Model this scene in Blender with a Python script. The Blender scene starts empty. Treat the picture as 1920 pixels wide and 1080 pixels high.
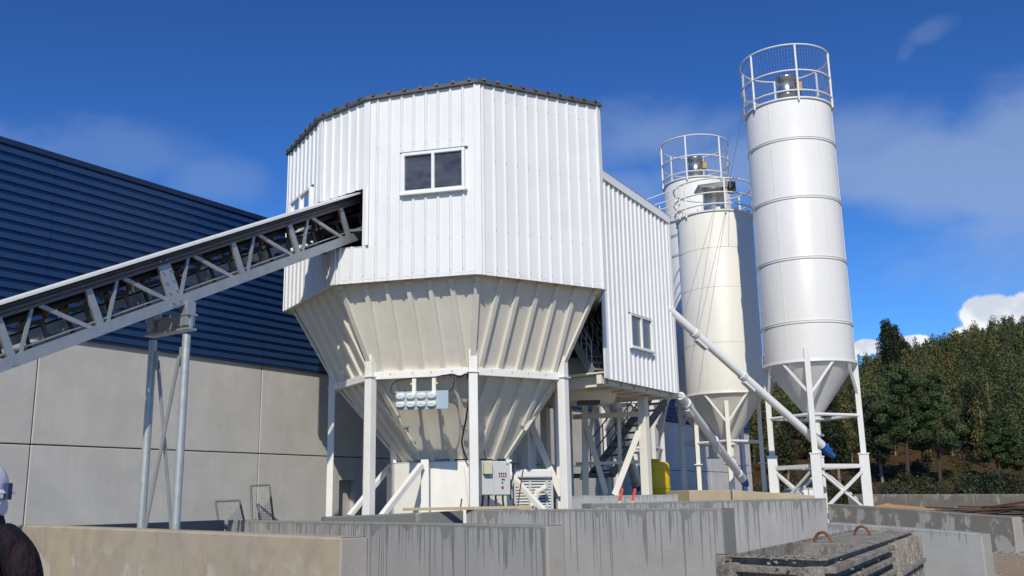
import bpy, math, random
import numpy as np
from mathutils import Vector, Matrix
random.seed(7); RNG = np.random.default_rng(11)
S = bpy.context.scene; C = S.collection
R_ = math.radians
# ------------------------------------------------------------------ camera
EYE, FPX, PITCH, ROLL = 1.65, 1797.0, 0.219, -0.018
_f = Vector((0, math.cos(PITCH), math.sin(PITCH))); _u0 = Vector((0, -math.sin(PITCH), math.cos(PITCH))); _r0 = Vector((1, 0, 0))
RT = _r0*math.cos(ROLL)+_u0*math.sin(ROLL); UP = -_r0*math.sin(ROLL)+_u0*math.cos(ROLL); FW = _f
cd = bpy.data.cameras.new('camera'); cam = bpy.data.objects.new('camera', cd); C.objects.link(cam)
cd.sensor_width = 36; cd.lens = FPX/1920*36; cd.clip_end = 5000; cd.clip_start = .1
m = Matrix.Identity(4)
for i in range(3): m[i][0] = RT[i]; m[i][1] = UP[i]; m[i][2] = -FW[i]
m[2][3] = EYE; cam.matrix_world = m; S.camera = cam
# ------------------------------------------------------------------ sky and sun
SUN_EL, SUN_TRAVEL = R_(37.5), R_(3.3)          # light travels away from the camera, slightly to the right
W = bpy.data.worlds.new('World'); S.world = W; W.use_nodes = True
nt = W.node_tree; N = nt.nodes; L = nt.links
for n in list(N): N.remove(n)
out = N.new('ShaderNodeOutputWorld'); bg = N.new('ShaderNodeBackground'); sky = N.new('ShaderNodeTexSky')
sky.sky_type = 'NISHITA'; sky.sun_disc = False; sky.sun_elevation = SUN_EL; sky.sun_rotation = math.pi + SUN_TRAVEL
sky.air_density = 1.0; sky.dust_density = .25; sky.ozone_density = 3.0; sky.altitude = 200
bg.inputs[1].default_value = .075
def wn(t, **k):
    n = N.new(t)
    for a, b in k.items(): setattr(n, a, b)
    return n
def wmath(op, a, b=None, c=None, clamp=False):
    n = N.new('ShaderNodeMath'); n.operation = op; n.use_clamp = clamp
    for i, v in enumerate((a, b, c)):
        if v is None: continue
        if isinstance(v, (int, float)): n.inputs[i].default_value = v
        else: L.new(v, n.inputs[i])
    return n.outputs[0]
def wmap(v, a, b, c=0, d=1, smooth=True):
    n = N.new('ShaderNodeMapRange'); n.interpolation_type = 'SMOOTHSTEP' if smooth else 'LINEAR'
    L.new(v, n.inputs[0])
    for i, x in enumerate((a, b, c, d)): n.inputs[i+1].default_value = x
    return n.outputs[0]
tc = wn('ShaderNodeTexCoord'); sep = wn('ShaderNodeSeparateXYZ'); L.new(tc.outputs['Generated'], sep.inputs[0])
el = sep.outputs[2]
def wnoise(scale, detail, rough, sx, sy, sz, off, dist=0):
    mp = wn('ShaderNodeMapping'); mp.inputs['Scale'].default_value = (sx, sy, sz); mp.inputs['Location'].default_value = off
    L.new(tc.outputs['Generated'], mp.inputs[0]); n = wn('ShaderNodeTexNoise'); L.new(mp.outputs[0], n.inputs['Vector'])
    n.inputs['Scale'].default_value = scale; n.inputs['Detail'].default_value = detail; n.inputs['Roughness'].default_value = rough; n.inputs['Distortion'].default_value = dist
    return n.outputs[0]
# clouds: each one a soft ellipse round a direction, broken up by noise; a thin veil elsewhere
def tangent(px, py):
    c = (RT*((px-960)/FPX)+UP*((540-py)/FPX)+FW).normalized(); e = Vector((0, 0, 1)).cross(c).normalized()*-1; return c, e, e.cross(c)*1
def wdot(v):
    n = wn('ShaderNodeVectorMath', operation='DOT_PRODUCT'); L.new(tc.outputs['Generated'], n.inputs[0]); n.inputs[1].default_value = v; return n.outputs['Value']
def ellipse(px, py, a, b, tilt=0):
    c, e, u = tangent(px, py); ct_, st_ = math.cos(tilt), math.sin(tilt); e, u = e*ct_+u*st_, u*ct_-e*st_
    x = wmath('DIVIDE', wdot(e), a); y = wmath('DIVIDE', wdot(u), b)
    r = wmath('SQRT', wmath('ADD', wmath('MULTIPLY', x, x), wmath('MULTIPLY', y, y)))
    back = wmath('LESS_THAN', wdot(c), 0.); return wmath('ADD', r, wmath('MULTIPLY', back, 50))
thin = wnoise(5.5, 8, .56, 1, 1, 1.7, (4.35, .6, .3), .35)
def veil(px, py, a, b, amt, tilt=0, k=1.5):
    r = ellipse(px, py, a, b, tilt); v = wmath('SUBTRACT', wmath('ADD', wmath('MULTIPLY', thin, k), 1.0-k*.5), r)
    return wmath('MULTIPLY', wmap(v, -.25, .75), amt)
thin_m = None
for args in ((1760, 340, .19, .060, .58, -.1, 2.4), (1480, 300, .19, .048, .46, .1, 2.4), (1230, 255, .10, .036, .40, 0, 2.6), (1180, 365, .06, .03, .34, 0, 2.4), (1990, 250, .13, .06, .55, 0, 2.4), (1738, 62, .022, .010, .16, .3, 4.5), (1700, 95, .02, .008, .10, .9, 5.0), (250, 275, .09, .03, .20, 0, 3.6), (400, 330, .05, .025, .22, 0, 3.4), (2300, 350, .3, .08, .6, 0, 2.4), (-500, 250, .3, .08, .3, 0, 2.6)):
    m_ = veil(*args); thin_m = m_ if thin_m is None else wmath('MAXIMUM', thin_m, m_)
bill = wnoise(20, 7, .55, 1, 1, 1.0, (1.7, 3.1, .4), .2)
cum_m = None
for px, py, a_, b_ in ((1878, 612, .036, .026), (1945, 606, .044, .028), (1812, 634, .016, .012), (1712, 642, .018, .008), (1622, 650, .014, .008), (2060, 600, .08, .04), (2250, 610, .1, .03), (1400, 690, .06, .012)):
    r = ellipse(px, py, a_, b_); v = wmath('SUBTRACT', wmath('ADD', wmath('MULTIPLY', bill, 1.5), .25), r); m_ = wmap(v, -.06, .10); cum_m = m_ if cum_m is None else wmath('MAXIMUM', cum_m, m_)
shade = wnoise(24, 6, .55, 1, 1, 1.2, (1.7, 3.1, .34), .2)
mix1 = wn('ShaderNodeMix', data_type='RGBA'); mix2 = wn('ShaderNodeMix', data_type='RGBA'); ccol = wn('ShaderNodeMix', data_type='RGBA')
hsv = wn('ShaderNodeMix', data_type='RGBA', blend_type='MULTIPLY'); hsv.inputs[0].default_value = 1; hsv.inputs[7].default_value = (.31, .55, .82, 1)
gam = wn('ShaderNodeGamma'); gam.inputs[1].default_value = 1.4; L.new(sky.outputs[0], gam.inputs[0]); L.new(gam.outputs[0], hsv.inputs[6])
L.new(thin_m, mix1.inputs[0]); L.new(hsv.outputs[2], mix1.inputs[6]); mix1.inputs[7].default_value = (4.5, 6.0, 8.7, 1)
L.new(wmap(shade, .38, .62), ccol.inputs[0]); ccol.inputs[6].default_value = (8.4, 9.2, 10.8, 1); ccol.inputs[7].default_value = (12.6, 12.8, 13.0, 1)
L.new(cum_m, mix2.inputs[0]); L.new(mix1.outputs[2], mix2.inputs[6]); L.new(ccol.outputs[2], mix2.inputs[7])
L.new(mix2.outputs[2], bg.inputs[0]); L.new(bg.outputs[0], out.inputs[0])
sl = bpy.data.lights.new('sun', 'SUN'); so = bpy.data.objects.new('sun', sl); C.objects.link(so)
sl.energy = 3.9; sl.angle = R_(.5); sl.color = (1, .93, .775)
dsun = Vector((math.sin(SUN_TRAVEL)*math.cos(SUN_EL), math.cos(SUN_TRAVEL)*math.cos(SUN_EL), -math.sin(SUN_EL)))
so.rotation_euler = dsun.to_track_quat('-Z', 'Y').to_euler(); so.location = (0, -20, 30)
vs = S.view_settings; vs.view_transform = 'Standard'; vs.look = 'None'; vs.exposure = 0; vs.gamma = 1
# ------------------------------------------------------------------ pixel helpers (photo pixels at 1920x1080)
def ray(px, py): return RT*((px-960)/FPX)+UP*((540-py)/FPX)+FW
def at(px, py, Y):
    d = ray(px, py); return Vector((0, 0, EYE))+d*(Y/d.y)
def on_z(px, py, z):
    d = ray(px, py); return Vector((0, 0, EYE))+d*((z-EYE)/d.z)
def zof(x, y, py):
    k = (540-py)/FPX; a = x*UP.x+y*UP.y; b = x*FW.x+y*FW.y
    return EYE+(k*b-a)/(UP.z-k*FW.z)
def V(*a): return Vector(a)
# ------------------------------------------------------------------ materials
MATS = {}
class MT:
    def __init__(s, name, rough=.6, metal=0, spec=.5):
        s.m = bpy.data.materials.new(name); s.m.use_nodes = True; s.t = s.m.node_tree; s.n = s.t.nodes; s.l = s.t.links
        s.b = s.n['Principled BSDF']; s.b.inputs['Roughness'].default_value = rough; s.b.inputs['Metallic'].default_value = metal
        s.b.inputs['Specular IOR Level'].default_value = spec
        s.tc = s.n.new('ShaderNodeTexCoord'); MATS[name] = s.m
    def noise(s, scale, detail=4, rough=.55, src='Object', stretch=(1, 1, 1), loc=(0, 0, 0), dist=0):
        mp = s.n.new('ShaderNodeMapping'); s.l.new(s.tc.outputs[src], mp.inputs[0]); mp.inputs['Scale'].default_value = stretch; mp.inputs['Location'].default_value = loc
        n = s.n.new('ShaderNodeTexNoise'); s.l.new(mp.outputs[0], n.inputs['Vector'])
        n.inputs['Scale'].default_value = scale; n.inputs['Detail'].default_value = detail; n.inputs['Roughness'].default_value = rough; n.inputs['Distortion'].default_value = dist
        return n.outputs[0]
    def rng(s, v, a, b, c=0, d=1, sm=False):
        n = s.n.new('ShaderNodeMapRange'); s.l.new(v, n.inputs[0]); n.interpolation_type = 'SMOOTHSTEP' if sm else 'LINEAR'
        for i, x in enumerate((a, b, c, d)):
            if isinstance(x, (int, float)): n.inputs[i+1].default_value = x
            else: s.l.new(x, n.inputs[i+1])
        return n.outputs[0]
    def math(s, op, a, b=None):
        n = s.n.new('ShaderNodeMath'); n.operation = op
        for i, v in enumerate((a, b)):
            if v is None: continue
            if isinstance(v, (int, float)): n.inputs[i].default_value = v
            else: s.l.new(v, n.inputs[i])
        return n.outputs[0]
    def mix(s, f, a, b):
        n = s.n.new('ShaderNodeMix'); n.data_type = 'RGBA'
        if isinstance(f, (int, float)): n.inputs[0].default_value = f
        else: s.l.new(f, n.inputs[0])
        for i, v in ((6, a), (7, b)):
            if isinstance(v, tuple): n.inputs[i].default_value = (*v, 1)
            else: s.l.new(v, n.inputs[i])
        return n.outputs[2]
    def col(s, v):
        if isinstance(v, tuple): s.b.inputs['Base Color'].default_value = (*v, 1)
        else: s.l.new(v, s.b.inputs['Base Color'])
    def bump(s, h, strength=.3, dist=.02):
        n = s.n.new('ShaderNodeBump'); n.inputs['Strength'].default_value = strength; n.inputs['Distance'].default_value = dist
        s.l.new(h, n.inputs['Height']); s.l.new(n.outputs[0], s.b.inputs['Normal'])
    def rough(s, v): s.l.new(v, s.b.inputs['Roughness'])
def paint(name, c, dirt, amt=.35, rough=.45, scale=1.2, metal=0, spec=.4, streak=True):
    t = MT(name, rough, metal, spec)
    a = t.noise(scale, 6, .62); k = t.rng(a, .45, .8, 0, amt)
    base = t.mix(k, c, dirt)
    if streak:
        b = t.noise(1, 5, .6, stretch=(5, 5, .35)); base = t.mix(t.rng(b, .52, .78, 0, amt*.8), base, dirt)
    g = t.noise(40, 2, .5); base = t.mix(t.rng(g, .35, .75, 0, .06), base, dirt)
    t.col(base); t.rough(t.rng(t.noise(6, 4), .3, .7, rough-.08, rough+.12)); t.bump(t.noise(2.2, 3), .12, .02)
    return t.m
paint('white_sheet', (.76, .765, .765), (.50, .48, .43), .22, .42)
paint('white_trim', (.79, .79, .78), (.55, .52, .46), .2, .4)
paint('cream_plate', (.76, .715, .625), (.52, .45, .34), .32, .5)
paint('white_steel', (.80, .785, .745), (.47, .40, .32), .25, .45)
paint('silo_white', (.70, .69, .67), (.58, .55, .5), .2, .38, .6)
paint('silo_cream', (.735, .712, .655), (.57, .53, .45), .26, .45, .6)
paint('galvanised', (.40, .42, .43), (.25, .26, .27), .5, .42, 5, .55)
paint('galvanised_shaded', (.16, .165, .17), (.10, .10, .10), .5, .5, 5, .3)  # darker copy of galvanised: the cover's shade put into the upper chord's colour
paint('galvanised_pipe', (.47, .50, .50), (.30, .33, .33), .6, .42, 9, .45)
paint('roof_dark', (.085, .085, .085), (.16, .15, .14), .5, .6, 3)
paint('blue_cladding', (.012, .05, .15), (.02, .05, .12), .4, .42, .5, 0, .4)
paint('blue_trim', (.010, .024, .065), (.02, .04, .08), .4, .45)
paint('belt_rubber', (.018, .017, .016), (.05, .046, .04), .5, .7, 4)
paint('roller_red', (.17, .022, .014), (.08, .03, .02), .5, .5, 8)
paint('cover_white', (.74, .74, .73), (.5, .48, .45), .25, .45)
paint('dark_steel', (.055, .058, .062), (.11, .09, .07), .5, .55, 4)
paint('step_steel', (.13, .14, .15), (.09, .085, .08), .5, .5, 4)
paint('cabinet_grey', (.56, .57, .56), (.40, .37, .33), .3, .4, 3)
paint('beige_box', (.60, .58, .40), (.45, .42, .3), .2, .4, 3)
paint('board_blue', (.36, .45, .53), (.3, .36, .42), .3, .45, 3)
paint('yellow_paint', (.75, .50, .008), (.45, .28, .02), .3, .4)
paint('motor_blue', (.015, .12, .42), (.02, .06, .18), .4, .35, 6)
paint('stainless', (.55, .54, .52), (.34, .31, .27), .5, .28, 6, .95)
paint('rust', (.20, .085, .04), (.09, .045, .03), .6, .8, 12)
paint('dark_rust', (.075, .035, .022), (.035, .022, .018), .6, .85, 8)
paint('red_paint', (.70, .07, .035), (.5, .05, .03), .3, .5)
paint('black_plastic', (.012, .012, .013), (.03, .03, .03), .3, .5)
paint('ochre_box', (.55, .34, .12), (.35, .22, .1), .4, .6, 5)
paint('white_plastic', (.74, .74, .71), (.55, .52, .46), .3, .4)
paint('timber', (.46, .37, .24), (.30, .22, .13), .5, .7, 3)
t = MT('jacket_dark', .8, 0, .2); t.col(t.mix(t.rng(t.noise(3.5, 4), .45, .65), (.008, .007, .012), (.026, .012, .018))); t.bump(t.noise(7, 4, .6, stretch=(1, 1, .5), dist=1.5), 1.0, .06)
paint('trousers_blue', (.03, .035, .06), (.05, .05, .06), .4, .85, 3)
paint('boot_leather', (.03, .022, .016), (.06, .05, .04), .4, .6)
paint('helmet_white', (.72, .73, .80), (.5, .5, .56), .2, .25)
paint('skin_tone', (.47, .28, .20), (.40, .22, .16), .3, .5)
paint('navy_strap', (.03, .045, .13), (.02, .03, .08), .3, .45)
paint('red_button', (.55, .02, .02), (.3, .02, .02), .2, .35)
paint('sticker_blue', (.04, .33, .45), (.04, .2, .3), .2, .4)
paint('bark', (.055, .04, .03), (.05, .035, .028), .6, .9, 4)
paint('pale_bark', (.23, .19, .15), (.12, .095, .07), .6, .9, 4)
def glass(name, tint, op=.3, gr=.03, gc=.9):
    t = MT(name, .04); n = t.n; t.b.inputs['Base Color'].default_value = (*tint, 1)
    tr = n.new('ShaderNodeBsdfTransparent'); tr.inputs[0].default_value = (.62, .64, .66, 1)
    gl = n.new('ShaderNodeBsdfGlossy'); gl.inputs['Roughness'].default_value = gr; gl.inputs[0].default_value = (gc, gc*1.02, gc*1.04, 1)
    df = n.new('ShaderNodeBsdfDiffuse'); t.l.new(t.mix(t.rng(t.noise(1.6, 6, .65, stretch=(1, 1, 2.2)), .35, .68), tuple(x*.45 for x in tint), tuple(x*1.5 for x in tint)), df.inputs[0])
    fr = n.new('ShaderNodeFresnel'); fr.inputs[0].default_value = 1.5
    m0 = n.new('ShaderNodeMixShader'); m0.inputs[0].default_value = op; t.l.new(tr.outputs[0], m0.inputs[1]); t.l.new(df.outputs[0], m0.inputs[2])
    m1 = n.new('ShaderNodeMixShader'); t.l.new(fr.outputs[0], m1.inputs[0]); t.l.new(m0.outputs[0], m1.inputs[1]); t.l.new(gl.outputs[0], m1.inputs[2])
    t.l.new(m1.outputs[0], n['Material Output'].inputs[0])
glass('window_glass', (.15, .155, .17), .40); glass('frosted_glass', (.25, .26, .255), .95, .4, .35)  # lit interior's brightness put into window_glass as a mottled grey layer
def concrete(name, dry, wet, warm=None, streak=0., wet_base=0., bump=.25, top=.05, seed=0):
    """UV: u metres along the wall, v metres below the top edge."""
    t = MT(name, .85, 0, .3)
    sp = t.n.new('ShaderNodeSeparateXYZ'); t.l.new(t.tc.outputs['UV'], sp.inputs[0]); v = sp.outputs[1]
    a = t.noise(1.1, 7, .62, src='UV', loc=(seed, 0, 0)); base = t.mix(t.rng(a, .3, .72), tuple(x*.86 for x in dry), tuple(min(1, x*1.12) for x in dry))
    f = t.noise(28, 4, .6, src='UV'); base = t.mix(t.rng(f, .35, .7, 0, .22), base, tuple(x*.72 for x in dry))
    vs_ = t.noise(1, 4, .6, src='UV', stretch=(9, .5, 1), loc=(seed, 0, 0)); base = t.mix(t.rng(vs_, .4, .75, 0, .3), base, tuple(x*.8 for x in dry))
    pits = t.n.new('ShaderNodeTexVoronoi'); pits.inputs['Scale'].default_value = 14; t.l.new(t.tc.outputs['UV'], pits.inputs['Vector'])
    base = t.mix(t.rng(pits.outputs['Distance'], .03, .06, .5, 0), base, tuple(x*.45 for x in dry))
    if warm:
        w = t.noise(.9, 5, .6, src='UV', loc=(3, seed, 0)); base = t.mix(t.rng(w, .34, .62), base, warm)
        w2 = t.noise(1.3, 5, .6, src='UV', loc=(9, seed, 0), stretch=(1, 1.1, 1)); k = t.math('MULTIPLY', t.rng(w2, .54, .60, 0, .75, True), t.rng(v, .12, .4)); w3 = t.noise(2.2, 6, .65, src='UV', loc=(2, seed+4, 0)); base = t.mix(t.rng(w3, .45, .7, 0, .55), base, (.25, .215, .16))
        base = t.mix(k, base, (.50, .46, .41))
    wetf = None
    if streak > 0:
        wob = t.noise(3, 2, .5, src='UV'); 
        def st(freq, lo, hi, amp, off):
            n = t.noise(1, 1, .5, src='UV', stretch=(freq, .12, 1), loc=(off+seed, 0, 0)); return t.rng(n, lo, hi, 0, amp)
        ln = t.math('ADD', t.math('ADD', st(2.1, .52, .72, .4*streak, 2), st(8.5, .54, .70, 1.5*streak, 5)), st(22, .53, .68, 1.3*streak, 8))
        cl = t.rng(t.noise(1, 3, .6, src='UV', stretch=(.75, .1, 1), loc=(seed*1.7, 0, 0)), .36, .64, .12, 1.25); ln = t.math('MULTIPLY', ln, cl); ln = t.math('ADD', ln, top+.02)
        dlt = t.math('SUBTRACT', ln, t.math('ADD', v, t.math('MULTIPLY', wob, .04)))
        wetf = t.math('MULTIPLY', t.rng(dlt, -.02, .02, 0, 1, True), t.rng(t.noise(4, 4, .6, src='UV', stretch=(2, .6, 1)), .3, .6, .6, 1))
        base = t.mix(t.math('MULTIPLY', wetf, .78), base, wet)
    if wet_base > 0:
        p = t.noise(1.6, 5, .6, src='UV', loc=(1, 7+seed, 0), stretch=(1.2, .7, 1))
        k = t.rng(p, .62-wet_base*.35, .66-wet_base*.35, 0, .92, True)
        base = t.mix(k, base, wet)
    t.col(base); t.bump(t.math('ADD', t.noise(35, 5, .65, src='UV'), t.math('MULTIPLY', a, 1.2)), bump, .012)
    if wetf is not None: t.rough(t.rng(wetf, 0, 1, .88, .62))
DRY, WET = (.40, .395, .385), (.165, .165, .148)
concrete('concrete_panel', (.56, .545, .525), WET, bump=.12)
concrete('concrete_streaked', DRY, WET, streak=.85, top=.035, seed=3)
concrete('concrete_tan', (.40, .355, .29), WET, warm=(.43, .36, .255), seed=5, bump=.3)
concrete('concrete_wet', (.34, .34, .32), (.17, .17, .158), wet_base=.95, seed=2)
concrete('concrete_patchy', (.37, .37, .36), (.175, .172, .155), wet_base=.5, streak=.25, seed=8)
concrete('bounce_cut_grey', (.15, .145, .135), (.09, .088, .08), wet_base=.5, seed=11)  # dark tone for the added floor sheet, chosen to weaken bounced light
concrete('concrete_light', (.40, .405, .40), (.22, .22, .21), streak=.16, seed=6, top=.02)
concrete('concrete_far', (.125, .115, .10), (.21, .20, .185), streak=.5, wet_base=.12, seed=7, top=.01)
concrete('concrete_raw', (.36, .335, .30), WET, bump=.4, seed=4)
concrete('slab_tan', (.45, .37, .25), WET, seed=9)
concrete('mould_bed', (.34, .315, .275), (.20, .175, .145), wet_base=.12, bump=1.0, seed=1)
t = MT('mould_crust', .9, 0, .25)
a = t.noise(5, 8, .7); b = t.noise(22, 6, .7); base = t.mix(t.rng(a, .36, .62), (.19, .165, .14), (.38, .35, .305)); base = t.mix(t.rng(b, .55, .72), base, (.52, .50, .46)); base = t.mix(t.rng(t.noise(9, 5, .7, loc=(3, 1, 2)), .58, .7, 0, .8), base, (.11, .075, .055))
t.col(base); t.bump(t.math('ADD', a, b), 1.0, .03)
t = MT('dirt', .95, 0, .2)
a = t.noise(.25, 8, .65); b = t.noise(3, 6, .7); base = t.mix(t.rng(a, .35, .62), (.40, .30, .19), (.30, .27, .23))
base = t.mix(t.rng(b, .4, .7, 0, .6), base, (.50, .345, .20)); base = t.mix(t.rng(t.noise(22, 4, .7), .4, .7, 0, .5), base, (.20, .15, .10))
t.col(base); t.bump(t.math('ADD', b, t.noise(14, 5, .7)), .8, .06)
t = MT('forest_floor', .95, 0, .1)
base = t.mix(t.rng(t.noise(.12, 6, .65), .4, .6), (.12, .048, .028), (.075, .06, .026)); base = t.mix(t.rng(t.noise(1.5, 5, .7), .4, .7, 0, .6), base, (.03, .018, .012))
t.col(base); t.bump(t.noise(1.2, 6, .7), 1, .4)
t = MT('sand_orange', .95, 0, .2); t.col(t.mix(t.rng(t.noise(4, 6, .7), .35, .7), (.50, .30, .13), (.38, .22, .10))); t.bump(t.noise(9, 5, .7), .7, .05)
def foliage(name):
    t = MT(name, .6, 0, .25); at_ = t.n.new('ShaderNodeAttribute'); at_.attribute_name = 'tint'
    t.l.new(at_.outputs['Color'], t.b.inputs['Base Color'])
    tl = t.n.new('ShaderNodeBsdfTranslucent'); t.l.new(at_.outputs['Color'], tl.inputs[0])
    mx = t.n.new('ShaderNodeMixShader'); mx.inputs[0].default_value = .28
    t.l.new(t.b.outputs[0], mx.inputs[1]); t.l.new(tl.outputs[0], mx.inputs[2]); t.l.new(mx.outputs[0], t.n['Material Output'].inputs[0])
foliage('foliage')
# ------------------------------------------------------------------ mesh builder
ROOT = {}
def thing(name, label, cat, loc, group=None):
    o = bpy.data.objects.new(name, None); C.objects.link(o); o.location = loc; o.empty_display_size = .2
    o['label'] = label; o['category'] = cat
    if group: o['group'] = group
    ROOT[o.name] = Vector(loc); return o
def tag(o, label, cat, group=None):
    o['label'] = label; o['category'] = cat
    if group: o['group'] = group
    return o
class MB:
    def __init__(s): s.v = []; s.f = []; s.sm = []
    def add(s, vs, fs, smooth=False):
        k = len(s.v); s.v += [Vector(p) for p in vs]; s.f += [tuple(i+k for i in f) for f in fs]; s.sm += [smooth]*len(fs); return s
    def hexa(s, b, t):
        return s.add(list(b)+list(t), [(3, 2, 1, 0), (4, 5, 6, 7), (0, 1, 5, 4), (1, 2, 6, 5), (2, 3, 7, 6), (3, 0, 4, 7)])
    def box(s, c, size, ax=None):
        c = Vector(c); x, y, z = ax if ax else (V(1, 0, 0), V(0, 1, 0), V(0, 0, 1)); a, b, d = (k/2 for k in size)
        q = [(-1, -1), (1, -1), (1, 1), (-1, 1)]
        return s.hexa([c+x*a*i+y*b*j-z*d for i, j in q], [c+x*a*i+y*b*j+z*d for i, j in q])
    def bar(s, p, q, w, h=None, up=(0, 0, 1)):
        p, q = Vector(p), Vector(q); h = h or w; d = (q-p).normalized(); u = Vector(up)
        if abs(d.dot(u)) > .985: u = V(0, 1, 0)
        x = d.cross(u).normalized(); y = x.cross(d).normalized()
        k = [(-1, -1), (1, -1), (1, 1), (-1, 1)]
        return s.hexa([p+x*w/2*i+y*h/2*j for i, j in k], [q+x*w/2*i+y*h/2*j for i, j in k])
    def tube(s, p, q, r, r2=None, n=12, cap=True):
        p, q = Vector(p), Vector(q); r2 = r if r2 is None else r2; d = (q-p).normalized(); u = V(0, 0, 1) if abs(d.z) < .95 else V(0, 1, 0)
        x = d.cross(u).normalized(); y = d.cross(x)
        vs = [p+(x*math.cos(a)+y*math.sin(a))*r for a in (2*math.pi*i/n for i in range(n))]+[q+(x*math.cos(a)+y*math.sin(a))*r2 for a in (2*math.pi*i/n for i in range(n))]
        s.add(vs, [(i, (i+1) % n, n+(i+1) % n, n+i) for i in range(n)], True)
        if cap: s.add(vs[:n], [tuple(range(n))[::-1]]); s.add(vs[n:], [tuple(range(n))])
        return s
    def path(s, pts, r, n=8):
        pts = [Vector(p) for p in pts]
        prev = None; rows = []
        for i, p in enumerate(pts):
            d = (pts[min(i+1, len(pts)-1)]-pts[max(i-1, 0)]).normalized()
            if prev is None: u = V(0, 0, 1) if abs(d.z) < .9 else V(0, 1, 0); x = d.cross(u).normalized()
            else: x = (prev-d*prev.dot(d)).normalized()
            prev = x; y = d.cross(x); rows.append([p+(x*math.cos(a)+y*math.sin(a))*r for a in (2*math.pi*k/n for k in range(n))])
        vs = [v for row in rows for v in row]
        s.add(vs, [(i*n+k, i*n+(k+1) % n, (i+1)*n+(k+1) % n, (i+1)*n+k) for i in range(len(pts)-1) for k in range(n)], True); return s
    def ring(s, c, R, r, n=48, m_=6, a0=0, a1=2*math.pi):
        c = Vector(c); full = abs(a1-a0-2*math.pi) < 1e-6; k = n if full else n+1
        vs = [c+V(math.sin(a)*(R+r*math.cos(b)), -math.cos(a)*(R+r*math.cos(b)), r*math.sin(b)) for a in (a0+(a1-a0)*i/n for i in range(k)) for b in (2*math.pi*j/m_ for j in range(m_))]
        s.add(vs, [(i*m_+j, ((i+1) % k)*m_+j, ((i+1) % k)*m_+(j+1) % m_, i*m_+(j+1) % m_) for i in range(n) for j in range(m_)], True); return s
    def lathe(s, c, prof, n=64, smooth=True):
        c = Vector(c); m_ = len(prof)
        vs = [c+V(math.sin(a)*r, -math.cos(a)*r, z) for a in (2*math.pi*i/n for i in range(n)) for r, z in prof]
        s.add(vs, [(i*m_+j, ((i+1) % n)*m_+j, ((i+1) % n)*m_+j+1, i*m_+j+1) for i in range(n) for j in range(m_-1)], smooth); return s
    def prism(s, poly, z0, z1):
        n = len(poly); zz0 = z0 if isinstance(z0, list) else [z0]*n; zz1 = z1 if isinstance(z1, list) else [z1]*n
        vs = [V(p[0], p[1], a) for p, a in zip(poly, zz0)]+[V(p[0], p[1], a) for p, a in zip(poly, zz1)]
        return s.add(vs, [tuple(range(n))[::-1], tuple(range(n, 2*n))]+[(i, (i+1) % n, n+(i+1) % n, n+i) for i in range(n)])
    def plate(s, pts, th):
        """polygon plate, thickness th inwards (against the normal)"""
        pts = [Vector(p) for p in pts]; nrm = (pts[1]-pts[0]).cross(pts[2]-pts[0]).normalized(); n = len(pts)
        vs = pts+[p-nrm*th for p in pts]
        return s.add(vs, [tuple(range(n)), tuple(range(n, 2*n))[::-1]]+[(i, n+i, n+(i+1) % n, (i+1) % n) for i in range(n)])
    def build(s, name, mat, parent=None, uvf=None, bevel=0, kind=None, shade=True):
        base = V(0, 0, 0)
        if parent is not None:
            p = parent
            while p.parent: p = p.parent
            base = ROOT.get(p.name, p.location.copy())
        me = bpy.data.meshes.new(name)
        if uvf: world = [tuple(v) for v in s.v]
        me.from_pydata([tuple(v-base) for v in s.v], [], s.f); me.materials.append(MATS[mat])
        me.polygons.foreach_set('use_smooth', s.sm)
        if uvf:
            ul = me.uv_layers.new(name='UVMap')
            for poly in me.polygons:
                nr = poly.normal
                for li in poly.loop_indices: ul.data[li].uv = uvf(world[me.loops[li].vertex_index], nr)
        o = bpy.data.objects.new(name, me); C.objects.link(o)
        if parent is not None: o.parent = parent
        if bevel:
            b = o.modifiers.new('bevel', 'BEVEL'); b.width = bevel; b.segments = 2; b.limit_method = 'ANGLE'
        if kind: o['kind'] = kind
        return o
def struct(o): o['kind'] = 'structure'; return o
def wall_uv(p, d, ztop, seed=0):
    p = Vector(p); d = Vector((d[0], d[1], 0)).normalized(); nn = V(d.y, -d.x, 0)
    def f(co, nr):
        co = Vector(co); q = co-p
        if abs(nr.z) > .7: return (q.dot(d)+seed, .02+q.dot(nn)*.1)
        return (q.dot(d)+q.dot(nn)*.9+seed, (ztop(q.dot(d)) if callable(ztop) else ztop)-co.z)
    return f
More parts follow.
